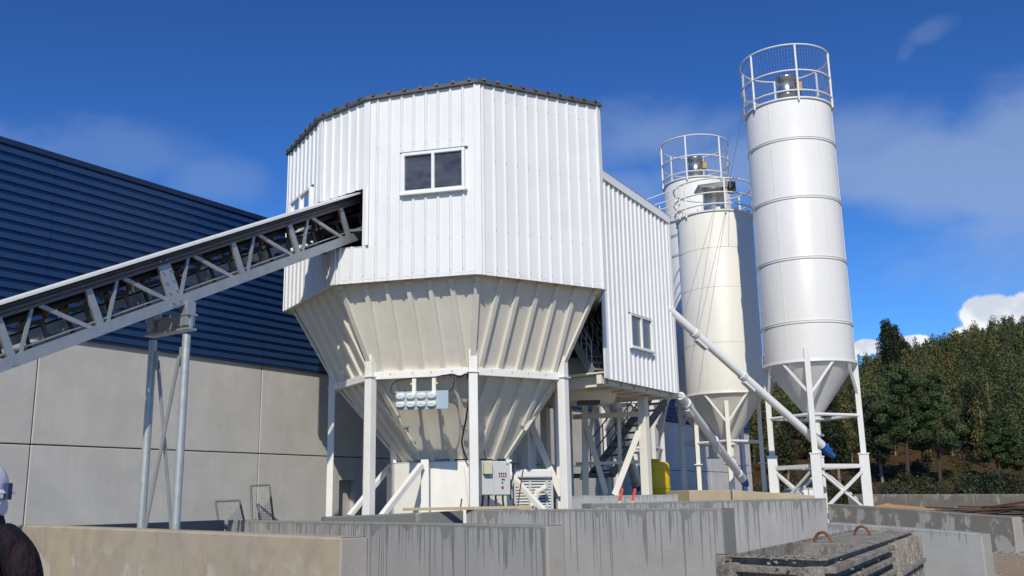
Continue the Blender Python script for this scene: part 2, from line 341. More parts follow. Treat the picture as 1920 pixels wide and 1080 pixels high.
def corr(p0, p1, zb, zt, pitch, ribw, ribd, holes=(), sheet_ribs=4, phase=.5):
    """vertical trapezoid sheet from p0 to p1 (outside to the right of travel... normal = left-hand side toward viewer); returns list of MB, one per sheet"""
    p0, p1 = Vector((p0[0], p0[1], 0)), Vector((p1[0], p1[1], 0)); Lg = (p1-p0).length; d = (p1-p0)/Lg; n = V(d.y, -d.x, 0)
    zb = zb if callable(zb) else (lambda s, z=zb: z); zt = zt if callable(zt) else (lambda s, z=zt: z)
    prof = []; k = 0
    while True:
        c = (k+phase)*pitch
        if c-ribw/2 > Lg: break
        for a, b in ((-ribw/2-.012, 0), (-ribw/4, ribd), (ribw/4, ribd), (ribw/2+.012, 0)):
            if 0 < c+a < Lg: prof.append((c+a, b))
        k += 1
    prof = [(0, 0)]+prof+[(Lg, 0)]
    def dep(x):
        for (a, b), (c, e) in zip(prof, prof[1:]):
            if a <= x <= c: return b+(e-b)*(x-a)/max(c-a, 1e-6)
        return 0
    xs = {a for a, b in prof}
    for h in holes: xs |= {h[0], h[1]}
    cuts = [0]
    while cuts[-1]+sheet_ribs*pitch < Lg-.4*pitch: cuts.append(cuts[-1]+sheet_ribs*pitch)
    cuts.append(Lg); xs |= set(cuts); xs = sorted(xs)
    res = []
    for c0, c1 in zip(cuts, cuts[1:]):
        mb = MB(); low = MB(); inside = any(c0 >= h[0]-1e-6 and c1 <= h[1]+1e-6 for h in holes)
        for a, b in zip(xs, xs[1:]):
            if a < c0-1e-6 or b > c1+1e-6 or b-a < 1e-5: continue
            segs = [(None, None)]
            for h in holes:
                if a >= h[0]-1e-6 and b <= h[1]+1e-6: segs = [(None, h[2]), (h[3], None)]
            A = p0+d*a+n*dep(a); B = p0+d*b+n*dep(b)
            for lo, hi in segs:
                z = [zb(a) if lo is None else lo, zb(b) if lo is None else lo, zt(b) if hi is None else hi, zt(a) if hi is None else hi]
                if z[2]-z[0] < 1e-4 and z[3]-z[1] < 1e-4: continue
                (low if inside and lo is None else mb).add([A+V(0, 0, z[0]), B+V(0, 0, z[1]), B+V(0, 0, z[2]), A+V(0, 0, z[3])], [(0, 1, 2, 3)])
        res += [m_ for m_ in (mb, low) if m_.v]
    return res
def window(root, p0, p1, s0, s1, z0, z1, off=.035, glassm='window_glass', header=True, w=.06):
    """double window on the wall p0->p1 between distances s0..s1"""
    p0, p1 = Vector((p0[0], p0[1], 0)), Vector((p1[0], p1[1], 0)); d = (p1-p0).normalized(); n = V(d.y, -d.x, 0)
    P = lambda s, z, o=0: p0+d*s+n*(off+o)+V(0, 0, z)
    fr = MB()
    ax = (d, n, V(0, 0, 1)); mid = (s0+s1)/2
    fr.box(P(s0+w/2, (z0+z1)/2), (w, .09, z1-z0), ax); fr.box(P(s1-w/2, (z0+z1)/2), (w, .09, z1-z0), ax)
    fr.box(P(mid, z1-w/2, .001), (s1-s0-2*w, .088, w), ax); fr.box(P(mid, z0+w/2, .001), (s1-s0-2*w, .088, w), ax)
    o = fr.build('window', 'white_trim', root, bevel=.006)
    MB().box(P(mid, (z0+z1)/2, .003), (w*.92, .085, z1-z0-2*w), ax).build('mullion', 'white_trim', o)
    for a, b in ((s0+w, mid-w*.46), (mid+w*.46, s1-w)):
        MB().box(P((a+b)/2, (z0+z1)/2, -.01), (b-a, .008, z1-z0-2*w), ax).build('pane', glassm, o)
    MB().box(P(mid, z0-.02, .02), (s1-s0+.08, .13, .035), ax).build('sill', 'white_trim', o)
    if header: MB().box(P(mid, z1+.018, -.03), (s1-s0+.1, .06, .03), ax).build('header', 'dark_steel', o)
    return o
# ------------------------------------------------------------------ ground
def sstep(x, a, b):
    t_ = min(1, max(0, (x-a)/(b-a))); return t_*t_*(3-2*t_)
def gz(x, y):
    return .5*sstep(x, 2.5, 6.0)*sstep(y, 6, 11)
gm = MB(); xs = [-900, -300, -80]+[-30+2*i for i in range(56)]+[130, 300, 900]; ys = [-300, -60]+[-10+2*i for i in range(66)]+[150, 300, 900, 2500]
for y in ys:
    for x in xs: gm.v.append(V(x, y, gz(x, y)+(.05*math.sin(x*.9+y*.4)*math.cos(y*.7) if 6 < x < 70 and 8 < y < 110 else 0)))
nx = len(xs)
gm.f = [(j*nx+i, j*nx+i+1, (j+1)*nx+i+1, (j+1)*nx+i) for j in range(len(ys)-1) for i in range(nx-1)]; gm.sm = [True]*len(gm.f)
struct(gm.build('ground', 'dirt'))
def hill_h(x, y):
    if y < 60: return -1
    a = x/y; cr = 23.5+17.5*min(1.4, max(-.6, (a-.27)/.26))
    u_ = (y-98)/165
    if u_ <= 0: return .5+u_*6
    z = cr*(u_**.9 if u_ < 1 else 1-.15*(u_-1))
    return .5+z+1.1*math.sin(x*.05)*math.cos(y*.043)*min(1, u_*4)
hm = MB(); hx = [-60+6*i for i in range(60)]; hy = [92+5*i for i in range(48)]
for y in hy:
    for x in hx: hm.v.append(V(x, y, hill_h(x, y)+.25*math.sin(x*1.3+y)*math.cos(y*.9)))
nx = len(hx); hm.f = [(j*nx+i, j*nx+i+1, (j+1)*nx+i+1, (j+1)*nx+i) for j in range(len(hy)-1) for i in range(nx-1)]; hm.sm = [True]*len(hm.f)
struct(hm.build('hillside', 'forest_floor'))
struct(MB().prism([(-14, 9), (1.2, 9), (1.2, 34), (-2, 36), (-14, 17)], -.1, .012).build('bounce_cut_floor', 'bounce_cut_grey', uvf=lambda co, nr: (co[0]*.3, co[1]*.3)))  # unseen dark sheet added to cut light bounced up under the tower
# raised concrete yard under the plant
c0, c1 = at(1060, 928, 21.6), at(1500, 930, 24.2)
yard = [(c0.x, c0.y), (c1.x, c1.y), (c1.x*1.75, c1.y*1.75), (c0.x+7, c0.y+20), (c0.x-1.5, c0.y+8)]
yo = MB().prism(yard, -.1, 1.74).build('yard_slab', 'concrete_light', uvf=wall_uv((c0.x, c0.y, 0), (c1.x-c0.x, c1.y-c0.y), 1.74), bevel=.02); struct(yo)
# ------------------------------------------------------------------ warehouse
AZ = .579; BU = V(math.sin(AZ), math.cos(AZ), 0); BN = V(math.cos(AZ), -math.sin(AZ), 0); SC = .92
B0 = V(-10.096*SC, 18.971*SC, 0); h1, h2, HT = [EYE+(h-EYE)*SC for h in (2.94, 5.196, 9.132)]
def bp(tt, z, o=0): return B0+BU*tt+BN*o+V(0, 0, z)
wh = thing('warehouse', 'long warehouse with blue ribbed metal cladding above grey precast concrete panels', 'warehouse', bp(15, 0))
T0 = .63*SC; PL = 6*SC; TA, TB = T0-2*PL, T0+7*PL
door_t = None
bwx = (BU, BN, V(0, 0, 1))
dA, dB = 0, 0
# door position from the photo: px 640..664
def t_at(px, z=1.5):
    d = ray(px, 930); k = d.x/d.y; return (k*B0.y-B0.x)/(BU.x-k*BU.y)
dA, dB = t_at(636), t_at(666)
for i in range(9):
    a, b = TA+i*PL, TA+(i+1)*PL
    for (z0, z1) in ((-.1, h1), (h1, h2)):
        segs = [(a+.012, b-.012)]
        if z0 < 0 and a < dA < b: segs = [(a+.012, dA), (dB, b-.012)]
        for (p, q) in segs:
            if q-p < .3: continue
            mb = MB().box(bp((p+q)/2, (z0+z1)/2, -.1), (q-p, .2, z1-z0-.024), bwx)
            mb.build('concrete_panel', 'concrete_panel', wh, uvf=wall_uv(bp(p, 0), BU, z1, i*3.7+z1), bevel=.012)
        if len(segs) == 2:
            mb = MB().box(bp((dA+dB)/2, (2.25+h1-.012)/2, -.1), (dB-dA, .198, h1-2.262), bwx)
            mb.build('concrete_panel', 'concrete_panel', wh, uvf=wall_uv(bp(dA, 0), BU, h1, 4), bevel=.01)
MB().box(bp((dA+dB)/2, 1.12, -.35), (dB-dA+.3, .02, 2.3), bwx).build('door', 'black_plastic', wh)
MB().box(bp((TA+TB)/2, h2/2, -.26), (TB-TA-.1, .1, h2), bwx).build('inner_wall', 'concrete_panel', wh, uvf=wall_uv(bp(TA, 0), BU, h2))
# blue cladding: horizontal trapezoid ribs, in sheets about one metre high and one panel long
pitch = (HT-.12-h2)/19; prof = []
for k in range(20):
    z = h2+.02+k*pitch
    prof += [(z, .0), (z+.018, .045), (z+pitch*.62, .05), (z+pitch*.72, .0)]
for i in range(9):
    a, b = TA+i*PL, TA+(i+1)*PL
    for k0 in range(0, 19, 5):
        pr = prof[k0*4:min(k0+5, 19)*4+1]; mb = MB()
        for (za, oa), (zb_, ob) in zip(pr, pr[1:]):
            mb.add([bp(a+.004, za, oa-.02), bp(b-.004, za, oa-.02), bp(b-.004, zb_, ob-.02), bp(a+.004, zb_, ob-.02)], [(0, 1, 2, 3)])
        mb.build('cladding_sheet', 'blue_cladding', wh)
MB().box(bp((TA+TB)/2, (h2+HT)/2, -.2), (TB-TA-.1, .1, HT-h2-.1), bwx).build('inner_lining', 'blue_trim', wh)
MB().box(bp((TA+TB)/2, HT-.06, -.01), (TB-TA+.1, .10, .12), bwx).build('roof_trim', 'blue_trim', wh, bevel=.01)
MB().box(bp((TA+TB)/2, h2-.005, .005), (TB-TA, .12, .03), bwx).build('drip_trim', 'blue_trim', wh)
rf = MB(); rf.plate([bp(TA, HT-.02, -.1), bp(TB, HT-.02, -.1), bp(TB, HT+.7, -11), bp(TA, HT+.7, -11)], .1); rf.plate([bp(TA, HT+.7, -11), bp(TB, HT+.7, -11), bp(TB, HT-.02, -22), bp(TA, HT-.02, -22)], .1)
rf.build('roof', 'blue_trim', wh)
for tt, s in ((TB, -1), (TA, 1)): MB().box(bp(tt+s*.1, HT/2-.1, -11), (.2, 21.6, HT-.2), bwx).build('end_wall', 'blue_cladding', wh)
MB().box(bp((TA+TB)/2, HT/2-.1, -21.9), (TB-TA-.5, .2, HT-.2), bwx).build('back_wall', 'blue_cladding', wh)
# ------------------------------------------------------------------ aggregate tower (octagonal hopper with clad top)
CX, CY, RB, ROT, ZB, RR, ZR = -1.24, 21.475, 3.875, -1.412, 5.857, 2.651, 4.161
RO, ZO = 1.25, 2.53
def oc(k, r): a = ROT+k*math.pi/4; return V(CX+r*math.sin(a), CY-r*math.cos(a), 0)
def ocm(k, r):
    p = oc(k, r)
    if k == 4: p = V(oc(3, r).x-.02, oc(4, r).y+.1, 0)
    return p
tw = thing('aggregate_hopper_tower', 'white clad octagonal hopper tower on square legs with conveyor opening in its wall', 'hopper tower', (CX, CY, 0))
KB = [ocm(k, RB) for k in range(8)]
# chamfer corner above the conveyor opening
d01 = (KB[1]-KB[0]); d12 = (KB[2]-KB[1])
def hit(pA, pB, px, py):
    """distance along pA->pB where it crosses the pixel column px"""
    best = None; lo, hi = -.5, 1.5
    for _ in range(40):
        mid = (lo+hi)/2; p = pA+(pB-pA)*mid; z = zof(p.x, p.y, py); q = Vector((p.x, p.y, z-EYE)); x = 960+FPX*q.dot(RT)/q.dot(FW)
        if x < px: lo = mid
        else: hi = mid
    return (lo+hi)/2
u2 = hit(KB[1], KB[2], 688, 300); CH2 = KB[1]+d12*u2
CH1 = KB[0]+d01*.70
ZC = zof(CH2.x, CH2.y, 461)                       # underside of the conveyor opening
ztop = lambda p, py: zof(p.x, p.y, py)
zt0, ztc1, ztc2, zt2, zt3 = ztop(KB[0], 290), ztop(CH1, 226), ztop(CH2, 190), ztop(KB[2], 157), ztop(KB[3], 200)
def lin(a, b, Lg): return lambda s: a+(b-a)*s/Lg
PIT, RW, RD = .255, .05, .032
def facade(pA, pB, zb, zt, holes=(), phase=.5):
    for mb in corr(pA, pB, zb, zt, PIT, RW, RD, holes, 4, phase): mb.build('wall_sheet', 'white_sheet', tw)
# lower skirt
L01, L12, L23 = d01.length, d12.length, (KB[3]-KB[2]).length
facade(KB[0], KB[1], ZB, lambda s: ZC if s > .70*L01 else ZC)
uC = u2*L12
facade(KB[1], KB[2], ZB, lambda s: ZC)
# window positions
wA0, wA1 = hit(KB[1], KB[2], 755, 330)*L12, hit(KB[1], KB[2], 873, 320)*L12
pw = KB[1]+d12*(wA0/L12); zw0, zw1 = zof(pw.x, pw.y, 366), zof(pw.x, pw.y, 290)
facade(CH2, KB[2], ZC, lin(ztc2, zt2, L12-uC), [(wA0-uC, wA1-uC, zw0, zw1)], phase=(math.ceil(uC/PIT-.5)+.5)-uC/PIT)
window(tw, KB[1], KB[2], wA0, wA1, zw0, zw1)
LC = (CH2-CH1).length
# chamfer facet with the opening at its right end
hc0 = hit(CH1, CH2, 606, 420)*LC
zop = zof(CH2.x, CH2.y, 352)
facade(CH1, CH2, lambda s: zop, lin(ztc1, ztc2, LC), [])
facade(CH1, CH1+(CH2-CH1)*max(.02, min(.35, hc0/LC)), ZC, zop)
wD0, wD1 = L01*.12, L01*.56
pd = KB[0]+d01*.4; zd1 = zof((KB[0]+d01*.56).x, (KB[0]+d01*.56).y, 350); zd0 = zd1-.85
facade(KB[0], CH1, ZC, lin(zt0, ztc1, L01*.70), [(wD0, wD1, zd0, zd1)])
window(tw, KB[0], KB[1], wD0, wD1, zd0, zd1)
facade(KB[2], KB[3], ZB, lin(zt2, zt3, L23))
ztk = {4: zt3-.1, 5: zt3-.2, 6: zt0-.3, 7: zt0-.2}
for k in range(3, 8):
    a, b = KB[k], KB[(k+1) % 8]; za = zt3 if k == 3 else ztk[k]; zb_ = zt0 if k == 7 else ztk[k+1]
    facade(a, b, ZB, lin(za, zb_, (b-a).length))
MB().prism([(KB[1].x, KB[1].y), (CH2.x, CH2.y), (CH1.x, CH1.y)], ZC-.03, ZC).build('ledge', 'white_sheet', tw)
# corner flashings, base angle
def flash(p, z0, z1, w=.07):
    o = (p-V(CX, CY, 0)).normalized(); x = V(-o.y, o.x, 0)
    MB().box(p+o*.012+V(0, 0, (z0+z1)/2), (w*2, .03, z1-z0), (x, o, V(0, 0, 1))).build('corner_flashing', 'white_sheet', tw, bevel=.008)
flash(KB[2], ZB-.01, zt2); flash(KB[3], ZB-.01, zt3); flash(KB[0], ZB-.01, zt0); flash(CH2, ZC, ztc2); flash(CH1, zop, ztc1); flash(KB[1], ZB-.01, ZC)
op = CH2+V(0, 0, 0)
MB().bar(CH2+V(0, 0, ZC-.0)+V(.03, -.05, 0), CH2+V(.03, -.05, zop), .05, .05).build('opening_trim', 'white_sheet', tw)
# rivet heads on the cladding
rv = MB()
for (a, b, zs) in ((KB[1], KB[2], (ZB+.12, ZB+.75, ZC+.9, ZC+2.0)), (KB[2], KB[3], (ZB+.12, ZB+.9, ZB+2.3, ZB+3.6)), (KB[0], KB[1], (ZB+.12, ZB+.7))):
    dd = (b-a); n = V(dd.y, -dd.x, 0).normalized()
    for i in range(1, int(dd.length/PIT)):
        s = (i+.5)*PIT/dd.length
        for z in zs:
            if a == KB[1] and s < u2 and z > ZC: continue
            p = a+dd*s+n*(RD+.004)+V(0, 0, z); rv.box(p, (.014, .01, .014), (dd.normalized(), n, V(0, 0, 1)))
rv.build('screw_heads', 'galvanised', tw, kind='stuff')
# roof sheet with dark edge, ribs at the eaves
rp = [KB[0], CH1, CH2, KB[2], KB[3], KB[4], KB[5], KB[6], KB[7]]; rz = [zt0, ztc1, ztc2, zt2, zt3, ztk[4], ztk[5], ztk[6], ztk[7]]
cen = V(CX, CY, 0); pr_ = [cen+(p-cen)*(1+.09/(p-cen).length) for p in rp]
top = V(CX, CY, max(rz)-.25); mb = MB()
for i in range(len(pr_)):
    j = (i+1) % len(pr_); a = pr_[i]+V(0, 0, rz[i]); b = pr_[j]+V(0, 0, rz[j]); t1 = V(0, 0, .07)
    mb.add([a, b, b+t1, a+t1, top, top+t1], [(0, 1, 2, 3), (3, 2, 5), (1, 0, 4)])
rfo = mb.build('roof', 'roof_dark', tw)
for i in range(0, 5):
    j = i+1; a = pr_[i]+V(0, 0, rz[i]+.075); b = pr_[j]+V(0, 0, rz[j]+.075); n_ = int((b-a).length/.3)
    for q in range(n_):
        p = a+(b-a)*((q+.5)/n_); dirn = (top-p).normalized()
        MB().bar(p-dirn*.03, p+dirn*.55, .06, .05).build('roof_rib', 'roof_dark', rfo)
# inside: rafters
for k in range(0, 8, 2): MB().bar(KB[k]*.98+V(CX, CY, 0)*.02+V(0, 0, zt3-.75), top-V(0, 0, .3), .08, .14).build('rafter', 'galvanised', tw)
for i in range(5): MB().bar(V(CX-2.6+1.2*i, CY-2.3, zt3-.35), V(CX-2.6+1.2*i, CY+2.6, zt3-.35), .08, .12).build('purlin', 'galvanised', tw)
MB().prism([(p.x, p.y) for p in [V(CX, CY, 0)+(k-V(CX, CY, 0))*.97 for k in KB]], ZC+.35, ZC+.4).build('floor_deck', 'step_steel', tw)
# hopper plates and stiffener ribs
def hopper(r0, z0, r1, z1, nribs, ks, sp):
    for k in ks:
        a0, b0, a1, b1 = ocm(k, r0)+V(0, 0, z0), ocm(k+1, r0)+V(0, 0, z0), ocm(k, r1)+V(0, 0, z1), ocm(k+1, r1)+V(0, 0, z1)
        if k == 7: b0, b1 = ocm(0, r0)+V(0, 0, z0), ocm(0, r1)+V(0, 0, z1)
        pl = MB().plate([a1, b1, b0, a0], .02).build('hopper_plate', 'cream_plate', tw)
        x = (b0-a0).normalized(); n = (b1-a1).cross(b0-a1).normalized(); dn = ((a1+b1)/2-(a0+b0)/2); dn = (dn-x*dn.dot(x)); Ls = dn.length; dn.normalize()
        mid0 = (a0+b0)/2; ha, hb = (b0-a0).length/2, (b1-a1).length/2
        for i in range(nribs):
            xo = (i-(nribs-1)/2)*sp; e = min(1, max(0, (ha-abs(xo)-.07)/(ha-hb+1e-6)))*Ls
            if e < .25: continue
            p = mid0+x*xo+dn*.02; q = mid0+x*xo+dn*(e-.02); w = .062; w2 = .04; h = .07
            MB().hexa([p-x*w, p+x*w, p+x*w2+n*h, p-x*w2+n*h], [q-x*w, q+x*w, q+x*w2+n*h, q-x*w2+n*h]).build('stiffener_rib', 'cream_plate', pl)
        # corner seam
        o = (a0-a1).normalized(); out_ = (V(a0.x, a0.y, 0)-V(CX, CY, 0)).normalized()
        MB().bar(a0-o*.03+out_*.03, a1+o*.03+out_*.03, .11, .05, out_).build('corner_seam', 'cream_plate', pl)
hopper(RB-.21, ZB+.05, RR, ZR, 5, range(8), .44)
hopper(RR, ZR, RO, ZO, 4, range(8), .42)
# drip edge below the skirt
for k in (0, 1, 2):
    a, b = KB[k], KB[k+1]; MB().bar(a+V(0, 0, ZB+.02)-(b-a).normalized()*0, b+V(0, 0, ZB+.03), .02, .04).build('lip_angle', 'white_sheet', tw)
for k in range(8):
    a, b, c_, d_ = KB[k], KB[(k+1) % 8], ocm((k+1) % 8, RB-.22), ocm(k, RB-.22); zz = V(0, 0, ZB+.055)
    MB().plate([d_+zz, c_+zz, b+zz, a+zz], .01).build('soffit', 'cream_plate', tw)
# ring beam and legs
for k in range(8):
    a, b = ocm(k, RR+.08), ocm((k+1) % 8, RR+.08); MB().bar(a+V(0, 0, ZR), b+V(0, 0, ZR), .14, .15).build('ring_beam', 'white_steel', tw, bevel=.008)
bh = MB()
for k in range(4):
    o = (oc(k, 1)-V(CX, CY, 0)).normalized(); x = V(-o.y, o.x, 0)
    for r0, z0, r1, z1 in ((RB-.21, ZB, RR, ZR+.4), (RR, ZR, RO, ZO)):
        for i in range(7):
            u = (i+.5)/7; p = oc(k, r0+(r1-r0)*u)+V(0, 0, z0+(z1-z0)*u)+o*.065
            for sg in (-1, 1): bh.box(p+x*sg*.04, (.022, .022, .022), (x, o, V(0, 0, 1)))
    if k < 3:
        a, b = oc(k, RR+.155), oc(k+1, RR+.155)
        for u in (.2, .42, .6, .8): bh.box(a+(b-a)*u+V(0, 0, ZR+.02), (.025, .03, .025))
bh.build('bolt_heads', 'galvanised', tw, kind='stuff')
def leg(p, z0, z1, w, mat='white_steel', parent=tw):
    o = (p-V(CX, CY, 0)).normalized(); x = V(-o.y, o.x, 0)
    return MB().box(p+V(0, 0, (z0+z1)/2), (w, w, z1-z0), (x, o, V(0, 0, 1))).build('leg', mat, parent, bevel=.012)
for k in (0, 1, 2, 3, 4, 5, 6, 7):
    if k == 6: continue
    p = ocm(k, RR+.14); l = leg(p, -.05, ZR+.42, .175 if k else .14)
    o = (p-V(CX, CY, 0)).normalized(); MB().box(p+V(0, 0, ZR-.02), (.235 if k else .19, .235 if k else .19, .025), (V(-o.y, o.x, 0), o, V(0, 0, 1))).build('leg_cap', 'white_steel', l)
# housing under the outlet: plates
hp = [at(725, 930, 21.5), at(739, 930, 20.75), at(797, 930, 20.25), at(890, 930, 20.15), at(950, 930, 20.9), at(930, 930, 23), at(760, 930, 23)]
for i in range(len(hp)):
    a, b = hp[i].copy(), hp[(i+1) % len(hp)].copy(); a.z = b.z = 0; z1 = ZO-.03
    MB().plate([a+V(0, 0, 0), b, b+V(0, 0, z1), a+V(0, 0, z1)], .015).build('housing_plate', 'white_steel', tw)
MB().prism([(p.x, p.y) for p in hp], ZO-.06, ZO-.035).build('housing_top', 'white_steel', tw)
# inner posts and braces
def pbar(name, px0, py0, Y0, px1, py1, Y1, w, mat='white_steel', parent=tw, h=None):
    return MB().bar(at(px0, py0, Y0), at(px1, py1, Y1), w, h).build(name, mat, parent, bevel=.008)
pbar('inner_post', 797, 862, 20.05, 798, 1060, 20.05, .16); pbar('inner_post', 738, 835, 21.2, 740, 1050, 21.2, .13)
pbar('inner_post', 954, 862, 20.6, 958, 1050, 20.6, .12); pbar('inner_post', 951, 820, 21.6, 951, 870, 21.6, .25)
pbar('brace', 790, 872, 19.9, 716, 968, 18.9, .11); pbar('brace', 728, 878, 21.2, 655, 968, 20.2, .10); pbar('brace', 955, 888, 20.4, 1022, 960, 19.6, .10)
pbar('rib_bar', 868, 872, 20.02, 880, 985, 20.02, .05)
# cables on the hopper
lc = [oc(1, RR+.12)+(oc(2, RR+.12)-oc(1, RR+.12))*s for s in (0, 1)]
def onA(s, z, out_=.12):
    p = oc(1, RR)+(oc(2, RR)-oc(1, RR))*s; n = (oc(1, 1)+oc(2, 1)-2*V(CX, CY, 0)).normalized(); return p+n*out_+V(0, 0, z)
def cable(name, pts, r, parent, mat='black_plastic'):
    pp = []
    P = [Vector(p) for p in pts]
    for i in range(len(P)-1):
        a, b, c, d = P[max(i-1, 0)], P[i], P[i+1], P[min(i+2, len(P)-1)]
        for k in range(6):
            u = k/6; pp.append(.5*((2*b)+(c-a)*u+(2*a-5*b+4*c-d)*u*u+(3*b-a-3*c+d)*u**3))
    pp.append(P[-1]); return MB().path(pp, r, 7).build(name, mat, parent)
cable('cable', [onA(.36, ZR-.33, .2), onA(.27, ZR-.40, .2), onA(.2, ZR-.33, .2), onA(.23, ZR-.15, .16), onA(.4, ZR-.09, .16), onA(.6, ZR-.10, .16), onA(.75, ZR-.06, .17), onA(.84, ZR-.12, .17), onA(.83, ZR-.32, .18), onA(.75, ZR-.42, .2), onA(.68, ZR-.35, .2)], .011, tw)
cable('cable', [onA(.72, ZR-.07, .14), onA(.82, ZR-.05, .15), onA(.9, ZR-.1, .16), onA(.98, ZR-.08, .18), at(879, 740, 19.1), at(873, 790, 19.4), at(866, 830, 19.9), at(876, 862, 20.0)], .018, tw)
# lamp board hung under the ring beam
n_A = (oc(1, 1)+oc(2, 1)-2*V(CX, CY, 0)).normalized(); d_A = (oc(2, 1)-oc(1, 1)).normalized()
YB = oc(1, RR).y-.12
bl, br = at(744, 752, 18.95), at(841, 749, 18.72)
axB = ((br-bl).normalized(), n_A, V(0, 0, 1)); cb = (bl+br)/2
lb = thing('lamp_board', 'blue-grey board with eight white oval fixtures hung on the hopper', 'board', cb)
MB().box(cb, ((br-bl).length, .04, .36), axB).build('backboard', 'board_blue', lb, bevel=.005)
for i in range(4):
    for j in (0, 1):
        c_ = cb+axB[0]*(-.44+i*.215)+n_A*.05+V(0, 0, .085-j*.165); mb = MB(); n_ = 20
        for a_, b_, o_, o2 in ((.095, .063, -.03, .02),):
            ring0 = [c_+axB[0]*(.033*(1 if math.cos(q) > 0 else -1)+.06*math.cos(q))+V(0, 0, .062*math.sin(q))+n_A*-.03 for q in (2*math.pi*k/n_ for k in range(n_))]
            ring1 = [p+n_A*.045 for p in ring0]; ring2 = [c_+(p-c_-n_A*.015)*.72+n_A*.045 for p in ring1]
            vs_ = ring0+ring1+ring2; mb.add(vs_, [(r*n_+k, r*n_+(k+1) % n_, (r+1)*n_+(k+1) % n_, (r+1)*n_+k) for r in (0, 1) for k in range(n_)]+[tuple(range(2*n_, 3*n_))])
        lo = mb.build('oval_fixture', 'white_plastic', lb)
        MB().box(c_+n_A*.048, (.085, .012, .02), axB).build('fixture_bar', 'cabinet_grey', lo)
for s in (-.17, .24): MB().box(cb+axB[0]*s+V(0, 0, .28), (.075, .05, .3), axB).build('hanger', 'white_steel', lb)
for s in (-.23, .30): MB().box(cb+axB[0]*s+V(0, 0, .33), (.04, .04, .04), axB).build('cable_gland', 'yellow_paint', lb)
# control cabinet
ca, cb2 = at(903, 925, 19.3), at(957, 925, 19.55); axc = ((cb2-ca).normalized(), None, V(0, 0, 1)); nC = V(axc[0].y, -axc[0].x, 0); axc = (axc[0], nC, V(0, 0, 1))
zc0, zc1 = zof(ca.x, ca.y, 929), zof(ca.x, ca.y, 864); wc = (cb2-ca).length; base_ = V(ca.x, ca.y, 0)
cc = thing('control_cabinet', 'light grey control cabinet with push buttons mounted beside the hopper leg', 'cabinet', V(ca.x, ca.y, zc0))
def cp(s, z, o=0): return base_+axc[0]*s+nC*o+V(0, 0, z)
MB().box(cp(wc*.5, (zc0+zc1)/2, -.11), (wc, .22, zc1-zc0), axc).build('case', 'cabinet_grey', cc, bevel=.008)
dr = MB().box(cp(wc*.71, (zc0+zc1)/2, .012), (wc*.55, .02, zc1-zc0-.03), axc).build('door', 'cabinet_grey', cc, bevel=.005)
MB().box(cp(wc*.2, (zc0+zc1)/2, .012), (wc*.38, .02, zc1-zc0-.03), axc).build('side_door', 'cabinet_grey', cc, bevel=.005)
for r_, (zz, m_, n_) in enumerate(((.50, 'black_plastic', 4), (.585, 'black_plastic', 0), (.64, 'black_plastic', 4), (.565, 'red_button', 4), (.47, 'black_plastic', 2), (.37, 'black_plastic', 1), (.24, 'red_button', 1))):
    if r_ in (0, 1): continue
    for i in range(n_):
        s = wc*(.60+.075*i) if n_ == 4 else wc*(.70+.06*i); p = cp(s, zc0+(zc1-zc0)*zz, .022)
        MB().tube(p, p+nC*.025, .013 if zz > .3 else .024, n=10).build('button', m_, dr)
MB().box(cp(wc*.90, zc1-.06, .024), (.05, .004, .03), axc).build('sticker', 'sticker_blue', dr)
MB().box(cp(wc*.16, zc1-.14, .07), (.17, .12, .24), axc).build('junction_box', 'beige_box', cc, bevel=.008)
for s in (.1, .3, .55, .8):
    p = cp(wc*s, zc0, -.1); cable('cable', [p, p+V(0, 0, -.1), p+V(.05*(s-.5), 0, -.22), V(p.x, p.y, p.z)+V(.12*(s-.5), .05, -.45)], .02, cc)
cable('cable', [cp(wc*.2, zc1, -.1), cp(wc*.19, zc1+.08, -.08), cp(wc*.14, zc1+.2, -.05)], .008, cc)
cable('cable', [cp(wc*1.02, zc1-.03, -.05), cp(wc*1.12, zc1-.05, -.05), cp(wc*1.14, zc1-.3, -.05), cp(wc*1.06, zc1-.45, -.05), cp(wc*1.05, zc1-.75, -.05)], .018, cc)
# louvred machine beside it
ma, mb_ = at(962, 920, 21.3), at(1034, 920, 21.7); dM = (mb_-ma); dM.z = 0; wm = dM.length; dM.normalize(); nM = V(dM.y, -dM.x, 0); axm = (dM, nM, V(0, 0, 1)); bm_ = V(ma.x, ma.y, 0)
mc = thing('louvred_machine', 'white machine housing with louvred grille behind the diagonal brace', 'machine', bm_)
mp_ = lambda s, z, o=0: bm_+dM*s+nM*o+V(0, 0, z)
zm1, zmm, zmg = zof(ma.x, ma.y, 866), zof(ma.x, ma.y, 880), zof(ma.x, ma.y, 896)
MB().box(mp_(wm/2, zm1/2-.2, -.55), (wm, 1.0, zm1+.4-.4), axm).build('case', 'white_steel', mc, bevel=.02)
MB().box(mp_(wm/2, (zmm+zmg)/2, .03), (wm*.96, .16, zmm-zmg), axm).build('hood', 'white_trim', mc, bevel=.03)
gr = MB().box(mp_(wm/2, zmg/2-.02, -.028), (wm*.95, .05, zmg-.1), axm).build('grille_back', 'dark_steel', mc)
for i in range(24):
    z = zmg-.04-i*.062
    if z < .1: break
    MB().hexa([mp_(.03, z-.03, .0), mp_(wm-.03, z-.03, .0), mp_(wm-.03, z-.03, .035), mp_(.03, z-.03, .035)], [mp_(.03, z+.012, .0), mp_(wm-.03, z+.012, .0), mp_(wm-.03, z+.012, .006), mp_(.03, z+.012, .006)]).build('louvre', 'cabinet_grey', gr)
for s in (.02, .42, .86, .99): MB().box(mp_(wm*s, zmg/2-.02, .025), (.05, .05, zmg-.08), axm).build('frame_post', 'cabinet_grey', mc)
